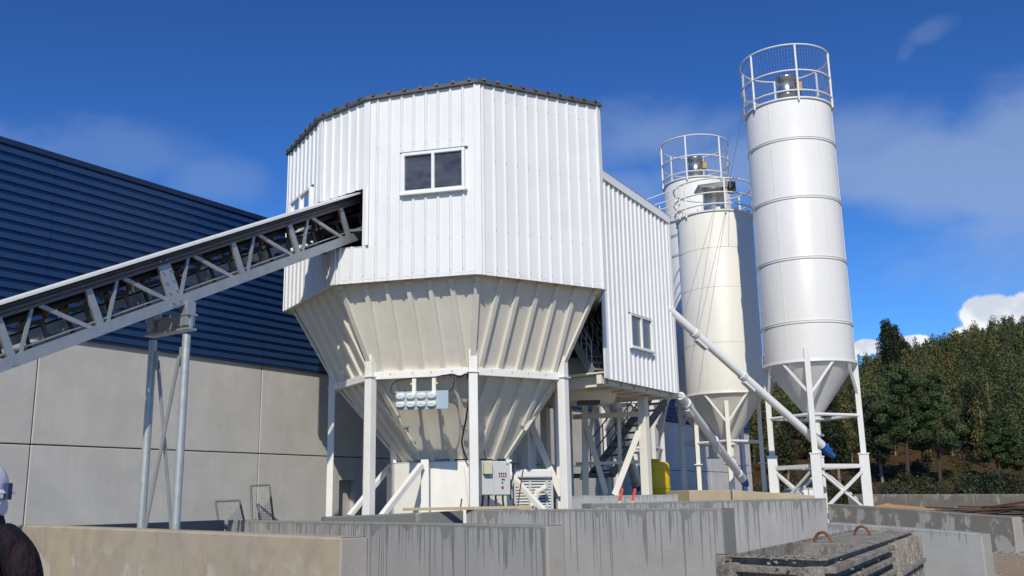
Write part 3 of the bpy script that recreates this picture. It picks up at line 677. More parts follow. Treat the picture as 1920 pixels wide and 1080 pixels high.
# spout on the front
s_ = mp_(wm*.62, 1.95, .25); MB().tube(s_+V(-.07, 0, -.1), s_+V(.1, -.03, .0), .05, .075, n=16).build('spout', 'white_steel', mc)
MB().bar(mp_(wm*.55, 1.9, .2), mp_(wm*.2, 1.2, .3), .1, .07).build('chute', 'white_steel', mc)
# rusty bars and a plank standing by the wall
tag(MB().path([at(981, 880, 18.2), at(977, 905, 18.2), at(972, 940, 18.2), at(968, 990, 18.2)], .012, 6).build('steel_bar', 'rust'), 'tall rusty reinforcing bar leaning in front of the louvred machine', 'bar')
for px, y0, lab in ((866, 935, 'short rusty bar stub standing left of the control cabinet'), (932, 936, 'short rusty bar stub standing under the control cabinet'), (908, 948, 'lowest rusty bar stub behind the streaked wall by the cabinet')):
    tag(MB().path([at(px, y0, 18.0), at(px-2, y0+12, 18.0), at(px-3, y0+60, 18.0)], .014, 6).build('steel_bar', 'rust'), lab, 'bar')
# ------------------------------------------------------------------ mixer house (annex)
ax_ = AZ; AU = V(math.sin(.60), math.cos(.60), 0); AN = V(AU.y, -AU.x, 0)
A0 = at(1129, 600, 20.5); A0.z = 0
mh = thing('mixer_house', 'white ribbed metal mixer house raised on steel legs behind the hopper tower', 'mixer house', A0+AU*2)
ap = lambda s, z, o=0: A0+AU*s+AN*o+V(0, 0, z)
LA = None
lo, hi = 0, 8
for _ in range(40):
    mid = (lo+hi)/2; p = ap(mid, 0); z = zof(p.x, p.y, 737); q = Vector((p.x, p.y, z-EYE)); x = 960+FPX*q.dot(RT)/q.dot(FW)
    if x < 1270: lo = mid
    else: hi = mid
LA = lo; P1 = ap(LA, 0)
zb0, zb1, za0, za1 = zof(A0.x, A0.y, 709), zof(P1.x, P1.y, 738), zof(A0.x, A0.y, 316), zof(P1.x, P1.y, 408)
def sA(px, py):
    lo, hi = 0, 8
    for _ in range(40):
        mid = (lo+hi)/2; p = ap(mid, 0); z = zof(p.x, p.y, py); q = Vector((p.x, p.y, z-EYE)); x = 960+FPX*q.dot(RT)/q.dot(FW)
        if x < px: lo = mid
        else: hi = mid
    return lo
w0, w1 = sA(1179, 620), sA(1219, 625); pw = ap(w0, 0); aw0, aw1 = zof(pw.x, pw.y, 650), zof(pw.x, pw.y, 588)
zbm = lambda s: zb0+(zb1-zb0)*s/LA
ztm = lambda s: za0+(za1-za0)*s/LA
for q in corr(A0, P1, zbm, ztm, LA/17.2, .055, .034, [(w0, w1, aw0, aw1)], 4): q.build('wall_sheet', 'white_sheet', mh)
window(mh, A0, P1, w0, w1, aw0, aw1, .03, 'frosted_glass', True, .035)
DA = 4.2
for (p, q, zz) in ((P1, P1-AN*DA, (zb1, za1, za1)), (P1-AN*DA, A0-AN*DA, (zb1, za1, za0))):
    for c_ in corr(p, q, zz[0], lin(zz[1], zz[2], (q-p).length), .26, .05, .032): c_.build('wall_sheet', 'white_sheet', mh)
MB().plate([ap(-.05, za0+.03, .06), ap(LA+.05, za1+.03, .06), ap(LA+.05, za1+.03, -DA-.05), ap(-.05, za0+.03, -DA-.05)], .05).build('roof', 'roof_dark', mh)
MB().bar(ap(0, za0-.08, .045), ap(LA, za1-.08, .045), .03, .2).build('eaves_flashing', 'white_trim', mh, bevel=.005)
MB().box(ap(.03, (zb0+za0)/2, .03), (.12, .03, za0-zb0), (AU, AN, V(0, 0, 1))).build('corner_flashing', 'white_trim', mh)
MB().box(ap(LA-.03, (zb1+za1)/2, .03), (.10, .03, za1-zb1), (AU, AN, V(0, 0, 1))).build('corner_flashing', 'white_trim', mh)
# floor underside with beams
MB().plate([ap(LA-.02, zb1+.12, -.03), ap(.02, zb0+.12, -.03), ap(.02, zb0+.12, -DA+.05), ap(LA-.02, zb1+.12, -DA+.05)], .03).build('floor_plate', 'cream_plate', mh)
for i in range(6):
    s = .3+i*(LA-.5)/5; MB().bar(ap(s, zbm(s)-.02, -.1), ap(s, zbm(s)-.02, -DA+.1), .1, .22).build('floor_beam', 'cream_plate', mh)
for o in (-.16, -DA+.2): MB().bar(ap(.05, zb0-.0, o), ap(LA-.05, zb1-.0, o), .12, .2).build('edge_beam', 'cream_plate', mh)
# legs
for s, o, w in ((.25, -2.2, .2), (LA-.9, -.5, .2), (LA-.25, -3.7, .2), (.25, -3.9, .18)):
    p = ap(s, 0, o); MB().box(V(p.x, p.y, (1.74+zbm(s)-.1)/2), (w, w, zbm(s)-.1-1.74), (AU, AN, V(0, 0, 1))).build('leg', 'cream_plate', mh, bevel=.01)
pa, pb = ap(LA-.9, 0, -.5), ap(.25, 0, -2.2)
MB().bar(V(pa.x, pa.y, 4.1), V(pb.x, pb.y, 4.1), .12, .14).build('tie_beam', 'cream_plate', mh)
MB().bar(V(pa.x, pa.y, 3.5), V(pa.x-.75, pa.y+.1, 1.76), .14).build('brace', 'cream_plate', mh); MB().bar(V(pb.x, pb.y, 3.6), V(pb.x+.75, pb.y-.1, 1.76), .14).build('brace', 'cream_plate', mh)
p = at(1103, 746, 22.2); MB().box(p, (.5, .5, .3)).build('discharge_box', 'dark_steel', mh)
p = at(1090, 720, 22.6); MB().lathe(V(p.x, p.y, p.z-.3), [(0.02, -.15), (.75, -.15), (1.0, .45), (1.0, .8), (.02, .8)], 32).build('mixer_pan', 'cream_plate', mh)
for a_ in ((1096, 735, 24.2, 1098, 928, 24.2, .15), (1101, 800, 24.1, 1137, 928, 24.0, .12), (1066, 720, 24.8, 1072, 928, 24.8, .12), (1118, 745, 25.0, 1090, 900, 25.0, .10), (1160, 765, 24.6, 1164, 926, 24.6, .09), (1074, 782, 24.6, 1204, 776, 24.3, .12), (1080, 870, 24.6, 1200, 866, 24.3, .08)):
    MB().bar(at(*a_[:3]), at(*a_[3:6]), a_[6]).build('strut', 'cream_plate', mh)
# guard rail at its open left end
for z in (0, .35, .7): MB().tube(at(1098+z*28, 612-z*50, 21.6), at(1124, 690-z*120, 21.0), .02, n=6).build('guard_rail', 'galvanised', mh)
# side rail of the access at the right end
for k in range(3): MB().tube(ap(LA+.12+.14*k, zb1+.05, -.2), ap(LA+.12+.14*k, zb1+1.1, -.2), .022, n=8).build('end_rail', 'cabinet_grey', mh)
MB().bar(ap(LA-.1, zb1-.02, -.2), ap(LA+.45, zb1-.02, -.2), .3, .1).build('landing', 'white_steel', mh)
# ------------------------------------------------------------------ stairs
def stairs(label, a, b, w, side, n, mat='step_steel', rail=True, bar_h=.9):
    a, b = Vector(a), Vector(b); d = (b-a); dh = V(d.x, d.y, 0).normalized(); x = V(dh.y, -dh.x, 0)
    t_ = thing('staircase', label, 'stairs', V(a.x, a.y, a.z))
    for s in (-1, 1):
        st_ = MB().bar(a+x*s*w/2, b+x*s*w/2, .04, .2).build('stringer', mat, t_)
        if rail:
            for h in (.5, bar_h): MB().tube(a+x*s*w/2+V(0, 0, h), b+x*s*w/2+V(0, 0, h), .018, n=6).build('handrail', mat, t_)
            for i in range(6): p = a+(b-a)*(i/5)+x*s*w/2; MB().tube(p, p+V(0, 0, bar_h), .016, n=6).build('baluster', mat, t_)
    for i in range(n):
        p = a+(b-a)*((i+.5)/n); MB().box(p, (.24, w-.05, .035), (dh, x, V(0, 0, 1))).build('tread', mat, t_)
    return t_
stairs('grey steel staircase rising under the mixer house floor', at(1128, 890, 25.5), at(1240, 738, 27.0), .8, 1, 11)
stairs('short steel stair flight behind the right edge of the hopper', at(1126, 700, 20.9), at(1078, 618, 21.5), .5, 1, 7, 'galvanised', True, .7)
p = at(1105, 892, 25.8); st0 = thing('stair_landing', 'grey landing at the foot of the steel staircase', 'landing', V(p.x, p.y, 1.74))
MB().box(V(p.x, p.y, p.z), (1.3, 1.0, .1)).build('deck', 'step_steel', st0)
for dx in (-.5, .5):
    for dy in (-.4, .4): MB().box(V(p.x+dx, p.y+dy, (1.74+p.z)/2), (.08, .08, p.z-1.74)).build('leg', 'cream_plate', st0)
# ------------------------------------------------------------------ silos
def silo(name, label, axis_px, axis_py, Y, r, top_py, mat, rings, leg_r, cone_h, flange_dz, base, rail_h=1.45, rail_r=None, ext=True, yaw=0, outlet=.45, rail=True, legw=.17, seams=(), filt=True, mesh=True):
    legw *= .86
    ax0 = at(axis_px, axis_py, Y); X_, Y_, zc = ax0.x, ax0.y, ax0.z
    pf = lambda py: zof(X_, Y_-r, py)
    zt = pf(top_py); t_ = thing(name, label, 'silo', V(X_, Y_, base)); c = V(X_, Y_, 0)
    body = MB().lathe(c, [(r*.0+.01, zt+.02), (r-.02, zt-.01), (r, zt-.03), (r, zc)], 72).build('shell', mat, t_)
    body.data.polygons.foreach_set('use_smooth', [True]*len(body.data.polygons))
    MB().lathe(c, [(r+.002, zt-.06), (r+.045, zt-.05), (r+.045, zt-.005), (r-.1, zt+.03)], 72, False).build('top_rim', mat, body)
    for py in rings:
        z = pf(py); MB().lathe(c, [(r-.01, z-.045), (r+.022, z-.04), (r+.024, z-.02), (r+.008, z-.012), (r+.008, z+.012), (r+.024, z+.02), (r+.022, z+.04), (r-.01, z+.045)], 72, False).build('flange_ring', mat, body)
    for py in seams:
        z = pf(py); MB().ring(V(X_, Y_, z), r+.001, .008, 72, 5).build('weld_seam', mat, body)
    for a in (-.75, .35, 1.2):
        MB().bar(c+V(math.sin(a)*(r+.001), -math.cos(a)*(r+.001), zc+.3), c+V(math.sin(a)*(r+.001), -math.cos(a)*(r+.001), zt-.1), .018, .01, (math.sin(a), -math.cos(a), 0)).build('weld_seam', mat, body)
    MB().lathe(c, [(r+.03, zc+.05), (r+.045, zc-.03), (r-.02, zc-.06)], 72, False).build('base_rim', mat, body)
    cone = MB().lathe(c, [(r-.015, zc-.02), (.17, zc-cone_h)], 72).build('cone', mat, t_)
    MB().lathe(c, [(.17, zc-cone_h), (.25, zc-cone_h-.01), (.25, zc-cone_h-.05), (.15, zc-cone_h-.06), (.15, zc-cone_h-outlet), (.22, zc-cone_h-outlet), (.22, zc-cone_h-outlet-.05), (.01, zc-cone_h-outlet-.06)], 24, False).build('outlet', mat, cone)
    # legs
    zf = flange_dz; angs = [yaw+k*math.pi/2 for k in range(4)]; LP = []
    for a in angs:
        o = V(math.sin(a), -math.cos(a), 0); x = V(o.y, -o.x, 0)*-1; p = c+o*leg_r; LP.append((p, o, x))
        l = MB().box(p+V(0, 0, (zf+zc+.35)/2), (legw, legw, zc+.35-zf), (x, o, V(0, 0, 1))).build('leg', mat, t_, bevel=.01)
        MB().box(p+V(0, 0, zf), (legw*2.0, legw*2.0, .03), (x, o, V(0, 0, 1))).build('flange_plate', mat, l)
        w2 = legw*1.75 if ext else legw*1.05
        MB().box(p+V(0, 0, (base+zf-.017)/2), (w2, w2, zf-.017-base), (x, o, V(0, 0, 1))).build('leg_extension', mat, l, bevel=.012)
    for i in range(4):
        (p, o, x), (q, o2, x2) = LP[i], LP[(i+1) % 4]
        zb_ = zc-cone_h*.98
        MB().tube(p+V(0, 0, zb_), q+V(0, 0, zb_), .045, n=8).build('tie_tube', mat, t_)
        zz = zf-.32; d = (q-p).normalized()
        if ext:
            MB().bar(p+V(0, 0, zz), q+V(0, 0, zz), .08, .1).build('tie_beam', mat, t_)
            MB().bar(p+d*.12+V(0, 0, zz-.15), q-d*.12+V(0, 0, max(base+.12, 1.28)), .065).build('cross_brace', mat, t_); MB().bar(q-d*.12+o*.07+V(0, 0, zz-.15), p+d*.12+o*.07+V(0, 0, max(base+.12, 1.28)), .065).build('cross_brace', mat, t_)
        for (pp, qq, oo, sg) in ((p, q, o, 1), (q, p, o2, -1)):
            a0 = math.atan2(oo.x, -oo.y)+sg*.78*.72
            MB().bar(pp+V(0, 0, zc-cone_h*.62), c+V(math.sin(a0)*(r-.02), -math.cos(a0)*(r-.02), zc-.03), .065).build('knee_brace', mat, t_)
    if rail:
        R2 = rail_r or r+.06; zr = zt-.12
        for h in (.3, .3+rail_h*.42, .25+rail_h): MB().ring(V(X_, Y_, zr+h), R2, .026, 64, 6).build('guard_rail', mat, t_)
        for k in range(6):
            a = yaw+.3+k*math.pi/3; p = c+V(math.sin(a)*R2, -math.cos(a)*R2, zr); MB().bar(p, p+V(0, 0, .25+rail_h), .05, .035).build('rail_post', mat, t_)
        if mesh:
            g = MB()
            for k in range(96): a = k*math.pi/48; p = c+V(math.sin(a)*(R2-.03), -math.cos(a)*(R2-.03), zr+.1); g.tube(p, p+V(0, 0, .15+rail_h), .0022, n=3, cap=False)
            for k in range(14): g.ring(c+V(0, 0, zr+.12+k*(.12+rail_h)/14), R2-.03, .002, 48, 3)
            g.build('wire_mesh', 'galvanised', t_, kind='stuff')
    if filt:
        fz = zt+.02; fc = c+V(-.03, -.15, 0)
        f = MB().lathe(fc, [(.36, fz), (.30, fz+.03), (.27, fz+.04), (.27, fz+.42), (.285, fz+.43), (.285, fz+.46), (.27, fz+.47), (.27, fz+.95), (.30, fz+.96), (.30, fz+1.03), (.01, fz+1.07)], 32).build('filter_drum', 'stainless', t_)
        MB().box(fc+V(.33, -.1, fz+.72), (.16, .2, .3)).build('filter_motor', 'ochre_box', f, bevel=.03)
        cable('filter_cable', [fc+V(.36, -.1, fz+.6), fc+V(.4, -.12, fz+.3), fc+V(.33, -.05, fz+.02)], .015, f)
        MB().lathe(c+V(-.55, .2, 0), [(.2, fz), (.2, fz+.2), (.01, fz+.22)], 24).build('relief_valve', 'stainless', t_)
    return t_, c, zc, zt
T1, ct, zct, ztt = silo('cement_silo', 'tallest white silo with four flange rings and railed top beside the forest', 1518, 686, 26.5, 1.22, 181, 'silo_white', (257, 367, 481, 601), 1.19, 1.45, zof(*at(1530, 850, 25.4).xy, 850), .3, yaw=-.34)
T2, c2, zc2, zt2_ = silo('cement_silo', 'shorter cream silo with smooth shell between the mixer house and tall silo', 1361, 742, 30.5, 1.22, 392, 'silo_cream', (), .98, 1.5, zof(*at(1355, 868, 29.6).xy, 868), 1.5, rail_h=.9, seams=(462, 536, 640), ext=False, yaw=-.22, outlet=.5, filt=False, mesh=False, legw=.15)
T3, c3, zc3, zt3_ = silo('cement_silo', 'white railed silo standing behind the cream silo', 1331, 757, 34.7, 1.22, 329, 'silo_white', (432, 470, 575, 670), 1.19, 1.45, zof(*at(1340, 872, 34).xy, 872), 1.5, yaw=.3, ext=False)
T4, c4, zc4, zt4_ = silo('cement_silo', 'low silo with cone showing through the legs below the mixer house', 1184, 760, 32.5, 1.2, 560, 'silo_white', (), 1.15, 1.5, zof(*at(1190, 871, 32).xy, 871), 1.5, yaw=.45, ext=False, rail=False, filt=False)
# cream silo: box filter on top
fz = zt2_+.25; fc = c2+V(-.1, -.55, 0)
f = MB().lathe(fc, [(.34, fz-.24), (.34, fz+.52), (.36, fz+.54), (.36, fz+.6)], 32).build('filter_drum', 'stainless', T2)
MB().hexa([fc+V(-.50, -.3, fz+.60), fc+V(.42, -.3, fz+.60), fc+V(.42, .45, fz+.60), fc+V(-.50, .45, fz+.60)], [fc+V(-.54, -.34, fz+.70), fc+V(.45, -.34, fz+.82), fc+V(.45, .5, fz+.82), fc+V(-.54, .5, fz+.70)]).build('filter_hood', 'galvanised', f, bevel=.015)
MB().box(fc+V(.56, -.2, fz+.62), (.22, .3, .34)).build('filter_motor', 'dark_steel', f, bevel=.02)
for k in range(5): MB().box(c2+V(math.sin(-1.1+k*.5)*1.2, -math.cos(-1.1+k*.5)*1.2, zt2_+.02), (.12, .1, .12)).build('rim_lug', 'silo_cream', T2)
# walkway from the cream silo platform to the mixer house roof
for (a, b) in (((1213, 374, 27.5), (1273, 352, 29.6)), ((1228, 384, 27.5), (1274, 370, 29.6)), ((1232, 395, 27.5), (1275, 382, 29.6)), ((1240, 404, 27.5), (1276, 394, 29.6))): MB().tube(at(*a), at(*b), .018, n=6).build('walkway_rail', 'white_steel', T2)
for px, y0, y1, Y in ((1236, 383, 420, 27.9), (1273, 350, 412, 29.6)): MB().tube(at(px, y0, Y), at(px+2, y1, Y), .022, n=6).build('walkway_post', 'white_steel', T2)
MB().bar(at(1222, 428, 27.5), at(1262, 416, 29.0), .4, .06).build('walkway_deck', 'step_steel', T2)
# hanging pull wires
for k, (a, b, c_) in enumerate((((1341, 384, 29.2), (1283, 590, 24.6), 'thin wire running from the cream silo top to the screw conveyor'), ((1363, 384, 29.2), (1302, 652, 25.0), 'second thin wire from the cream silo lugs down to the screw conveyor'), ((1394, 205, 25.4), (1368, 338, 29.2), 'thin guy wire from the tallest silo rail to the cream silo top'))):
    tag(MB().tube(at(*a), at(*b), .006, n=5).build('wire', 'galvanised'), c_, 'wire')
# ------------------------------------------------------------------ screw conveyors
def screw(label, a, b, r, clamps, motor=True, inlet=None):
    a, b = Vector(a), Vector(b); d = (b-a).normalized(); t_ = thing('screw_conveyor', label, 'screw conveyor', a)
    tb = MB().tube(a, b, r, n=20).build('tube', 'white_trim', t_)
    for u in clamps:
        p = a+(b-a)*u; MB().tube(p-d*.05, p+d*.05, r+.03, n=20).build('clamp', 'silo_white', tb); s = d.cross(V(0, 0, 1)).normalized()
        MB().box(p+d*.2+V(0, 0, -r-.06), (.4, .14, .06), (d, s, d.cross(s)*-1)).build('hatch', 'silo_white', tb)
    e = b; MB().tube(e-d*.5, e-d*.02, r+.025, n=20).build('end_housing', 'silo_white', tb)
    if motor:
        mt = MB().tube(e+d*.03, e+d*.33, r*.95, n=16).build('motor', 'motor_blue', t_); MB().tube(e+d*.33, e+d*.5, r*.75, r*.68, n=16).build('motor_fan_cover', 'motor_blue', mt)
        MB().tube(e-d*.02, e+d*.03, r*1.15, n=16).build('motor_flange', 'motor_blue', mt); MB().box(e+d*.18+V(0, 0, r), (.14, .12, .1)).build('terminal_box', 'motor_blue', mt)
        for k in range(8):
            an = k*math.pi/4; s = d.cross(V(0, 0, 1)).normalized(); u_ = s.cross(d); o = s*math.cos(an)+u_*math.sin(an)
            MB().bar(e+d*.06+o*r*.97, e+d*.31+o*r*.97, .012, .03, o).build('cooling_fin', 'motor_blue', mt)
    if inlet: MB().tube(b-d*.3, Vector(inlet), r*.85, n=16).build('inlet_pipe', 'silo_white', t_)
    return t_
ov = V(ct.x, ct.y, zct-1.45-.4)
e1 = at(1541, 836, 26.1)
screw('long white screw conveyor slanting from the mixer house down to the tallest silo', at(1251, 578, 23.4), e1, .105, (.17, .47), True, ov)
ov2 = V(c2.x, c2.y, zc2-1.5-.4)
e2 = at(1392, 898, 29.6)
screw('lower screw conveyor running under the landing to the cream silo outlet', at(1276, 742, 24.6), e2, .108, (.08, .5), True, ov2)
e4 = at(1192, 905, 31.0)
screw('short screw conveyor behind the staircase below the low silo', at(1150, 748, 25.6), e4, .15, (.1,), True, V(c4.x, c4.y, zc4-1.5-.35))
# ------------------------------------------------------------------ yellow tank
p = at(1230, 920, 28.5); yt = thing('yellow_tank', 'bright yellow cylindrical tank standing beneath the mixer house', 'tank', V(p.x, p.y, 1.74)); zt_y = zof(p.x, p.y-.5, 866)
MB().lathe(V(p.x, p.y, 0), [(.02, 1.74), (.40, 1.74), (.42, 1.8), (.42, zt_y-.06), (.37, zt_y), (.02, zt_y+.03)], 40).build('shell', 'yellow_paint', yt)
MB().tube(V(p.x, p.y, zt_y+.02), V(p.x, p.y, zt_y+.1), .15, n=20).build('lid', 'yellow_paint', yt)
for z in (1.95, zt_y-.2): MB().ring(V(p.x, p.y, z), .425, .012, 40, 6).build('hoop', 'yellow_paint', yt)
# ------------------------------------------------------------------ belt conveyor
CU = V(math.sin(.60), math.cos(.60), 0); CN = V(CU.y, -CU.x, 0)
E0 = at(653, 457, 18.35); lo, hi = 0, 12
for _ in range(40):
    mid = (lo+hi)/2; p = E0-CU*mid; k = ray(33, 687); 
    if p.x/p.y > k.x/k.y: lo = mid
    else: hi = mid
tL = lo; pL = E0-CU*tL; zL = zof(pL.x, pL.y, 687); SL = (E0.z-zL)/tL; CD = (CU+V(0, 0, SL)).normalized(); CP = V(-CU.x*SL, -CU.y*SL, 1).normalized()
zt_e = zof(E0.x, E0.y, 369)-E0.z; HC = zt_e*CP.z; WCV = .84
bc = thing('belt_conveyor', 'galvanised truss belt conveyor with white cover rising into the hopper tower', 'conveyor', E0-CU*11)
def k_(s, h=0, o=0): return E0+CD*s+CP*h-CN*o       # s along, h above the lower chord, o depth behind the near truss
S0, S1 = -12.9, 1.6
def S_of(px, py):
    lo, hi = -16, 3
    for _ in range(40):
        mid = (lo+hi)/2; q = k_(mid)-V(0, 0, EYE); x = 960+FPX*q.dot(RT)/q.dot(FW)
        if x < px: lo = mid
        else: hi = mid
    return (lo+hi)/2
nodes = [S_of(px, 0) for px in (27, 193, 331, 458, 562, 656)]
stp = (nodes[-1]-nodes[0])/5; nodes = [nodes[0]-k*stp for k in range(4, 0, -1)]+nodes
for side, o in ((0, 0), (1, WCV)):
    MB().bar(k_(S0, .085, o), k_(S1, .085, o), .09, .165, CP).build('lower_chord', 'galvanised', bc)
    MB().bar(k_(S0, HC-.13, o), k_(S1, HC-.13, o), .08, .10, CP).build('upper_chord', 'galvanised_shaded', bc)
    for i, s in enumerate(nodes):
        big = (i == 6) and side == 0
        top_ = k_(s-.0, HC-.16, o-.02 if side == 0 else o); bot = k_(s, .02, o-.02 if side == 0 else o)
        po = MB().bar(bot, top_, .24 if big else .11, .06, CN).build('post', 'galvanised', bc, bevel=.006)
        if big:
            for q in range(5):
                for x in (-.07, .07): c_ = k_(s+x, .10+q*.17, -.055); MB().tube(c_, c_+CN*.02, .016, n=6).build('bolt', 'galvanised', po)
        if i < len(nodes)-1:
            mid = s+stp*.36
            MB().bar(k_(s+.08, .06, o), k_(mid, HC-.18, o), .045, .045, CN).build('strut', 'galvanised', bc)
            MB().bar(k_(mid+.12, HC-.17, o), k_(s+stp-.06, .07, o), .06, .045, CN).build('diagonal', 'galvanised', bc)
    MB().bar(k_(S0, HC-.045, o), k_(S1, HC-.045, o), .07, .05, CP).build('cover_rail', 'dark_steel', bc)
# cover sheets
for i in range(7):
    a = S0+i*(S1-.35-S0)/7; b = S0+(i+1)*(S1-.35-S0)/7-.015
    MB().hexa([k_(a, HC+.0, -.17), k_(b, HC+.0, -.17), k_(b, HC+.01, WCV/2), k_(a, HC+.01, WCV/2)], [k_(a, HC+.035, -.17), k_(b, HC+.035, -.17), k_(b, HC+.045, WCV/2), k_(a, HC+.045, WCV/2)]).build('cover_sheet', 'cover_white', bc)
    MB().hexa([k_(a, HC+.01, WCV/2+.002), k_(b, HC+.01, WCV/2+.002), k_(b, HC-.03, WCV+.14), k_(a, HC-.03, WCV+.14)], [k_(a, HC+.045, WCV/2+.002), k_(b, HC+.045, WCV/2+.002), k_(b, HC+.03, WCV+.14), k_(a, HC+.03, WCV+.14)]).build('cover_sheet', 'cover_white', bc)
# belt: troughed carrying run and return run
mb = MB(); pr = [(.17, .72), (.19, .68), (.30, .59), (WCV-.30, .59), (WCV-.19, .68), (WCV-.17, .72), (WCV-.19, .65), (WCV-.30, .565), (.30, .565), (.19, .65)]
vs_ = [k_(S0+.4, h, o) for o, h in pr]+[k_(S1, h, o) for o, h in pr]; n_ = len(pr)
mb.add(vs_, [(i, (i+1) % n_, n_+(i+1) % n_, n_+i) for i in range(n_)]); belt = mb.build('belt', 'belt_rubber', bc)
MB().tube(k_(S0+.4, .62, .2), k_(S1, .62, .2), .05, n=16).build('belt_skirt', 'belt_rubber', belt)
MB().bar(k_(S0+.4, .40, WCV/2), k_(S1, .40, WCV/2), .3, .012, CP).build('return_belt', 'belt_rubber', belt)
s = S0+.7; i = 0
while s < S1-.2:
    br_ = MB().bar(k_(s, .47, .02), k_(s, .47, WCV-.02), .05, .06, CP); br_.bar(k_(s, .12, .16), k_(s, .47, .16), .05, .04, CN); br_.bar(k_(s, .12, WCV-.16), k_(s, .47, WCV-.16), .05, .04, CN)
    idl = br_.build('idler_bracket', 'dark_steel', bc)
    MB().tube(k_(s+.06, .50, .12), k_(s+.06, .70, .03), .045, n=10).build('roller', 'roller_red', idl)
    MB().tube(k_(s+.06, .50, WCV-.12), k_(s+.06, .70, WCV-.03), .045, n=10).build('roller', 'roller_red', idl)
    MB().bar(k_(s+.3, .03, .03), k_(s+stp*.5+.2, .03, WCV-.03), .05, .04, CP).build('floor_lacing', 'dark_steel', idl)
    s += stp*.5; i += 1
MB().tube(k_(S0+.4, .42, .1), k_(S0+.4, .42, WCV-.1), .24, n=24).build('tail_drum', 'dark_steel', bc)
for o in (.05, WCV-.05): MB().bar(k_(S0+.5, .05, o), V(k_(S0+.5, .05, o).x, k_(S0+.5, .05, o).y, 0), .12).build('tail_leg', 'galvanised', bc)
# inner tie plate along the truss floor
MB().bar(k_(S0, .30, WCV-.04), k_(S1, .30, WCV-.04), .03, .14, CP).build('inner_rail', 'galvanised', bc)
MB().bar(k_(S0, .22, .05), k_(S1, .22, .05), .12, .012, CP).build('chord_flange', 'galvanised', bc)
MB().path([k_(S0+.5, HC-.12, -.06), k_(-4, HC-.13, -.06), k_(S1-.3, HC-.12, -.06)], .008, 5).build('trip_wire', 'roller_red', bc)
# ------------------------------------------------------------------ conveyor trestle
sT = S_of(352, 0); pn = k_(sT, 0, -.02); pf_ = k_(sT, 0, WCV+.02)
ts = thing('support_trestle', 'galvanised pipe trestle with crossed braces holding up the conveyor', 'support', V((pn.x+pf_.x)/2, (pn.y+pf_.y)/2, 0))
zc_ = pn.z-.42
def tl(p, z): return V(p.x, p.y, z)
for p in (pn, pf_):
    MB().tube(tl(p, 0), tl(p, zc_-.1), .066, n=16).build('leg', 'galvanised_pipe', ts)
    MB().box(tl(p, zc_+.24), (.17, .17, .40), (CU, CN, V(0, 0, 1))).build('leg_head', 'galvanised', ts, bevel=.006)
    MB().box(tl(p, .03), (.34, .34, .03)).build('foot_plate', 'galvanised', ts)
    MB().tube(tl(p, .35), tl(p, .62), .071, n=16).build('collar', 'galvanised', ts)
ex = CN*.12
xb = MB(); a_, b_ = pf_-CN*.12, pn+CN*.12
xb.bar(tl(a_, zc_+.1), tl(b_, zc_+.1), .04, .22); xb.bar(tl(a_, zc_+.22), tl(b_, zc_+.22), .2, .03); xb.bar(tl(a_, zc_-.02), tl(b_, zc_-.02), .2, .03); xb.build('cross_beam', 'galvanised', ts)
z0_, z1_ = .95, zc_-.45
MB().bar(tl(pf_, z0_)+CN*.09+CU*-.05, tl(pn, z1_)-CN*.09+CU*-.05, .07, .02, CU).build('brace', 'galvanised', ts); MB().bar(tl(pn, z0_)-CN*.09+CU*.05, tl(pf_, z1_)+CN*.09+CU*.05, .07, .02, CU).build('brace', 'galvanised', ts)
for p, s in ((pf_, 1), (pn, -1)):
    for z in (z0_, z1_): MB().box(tl(p, z)+CN*s*.1, (.015, .12, .32), (CU, CN, V(0, 0, 1))).build('gusset', 'galvanised', ts)
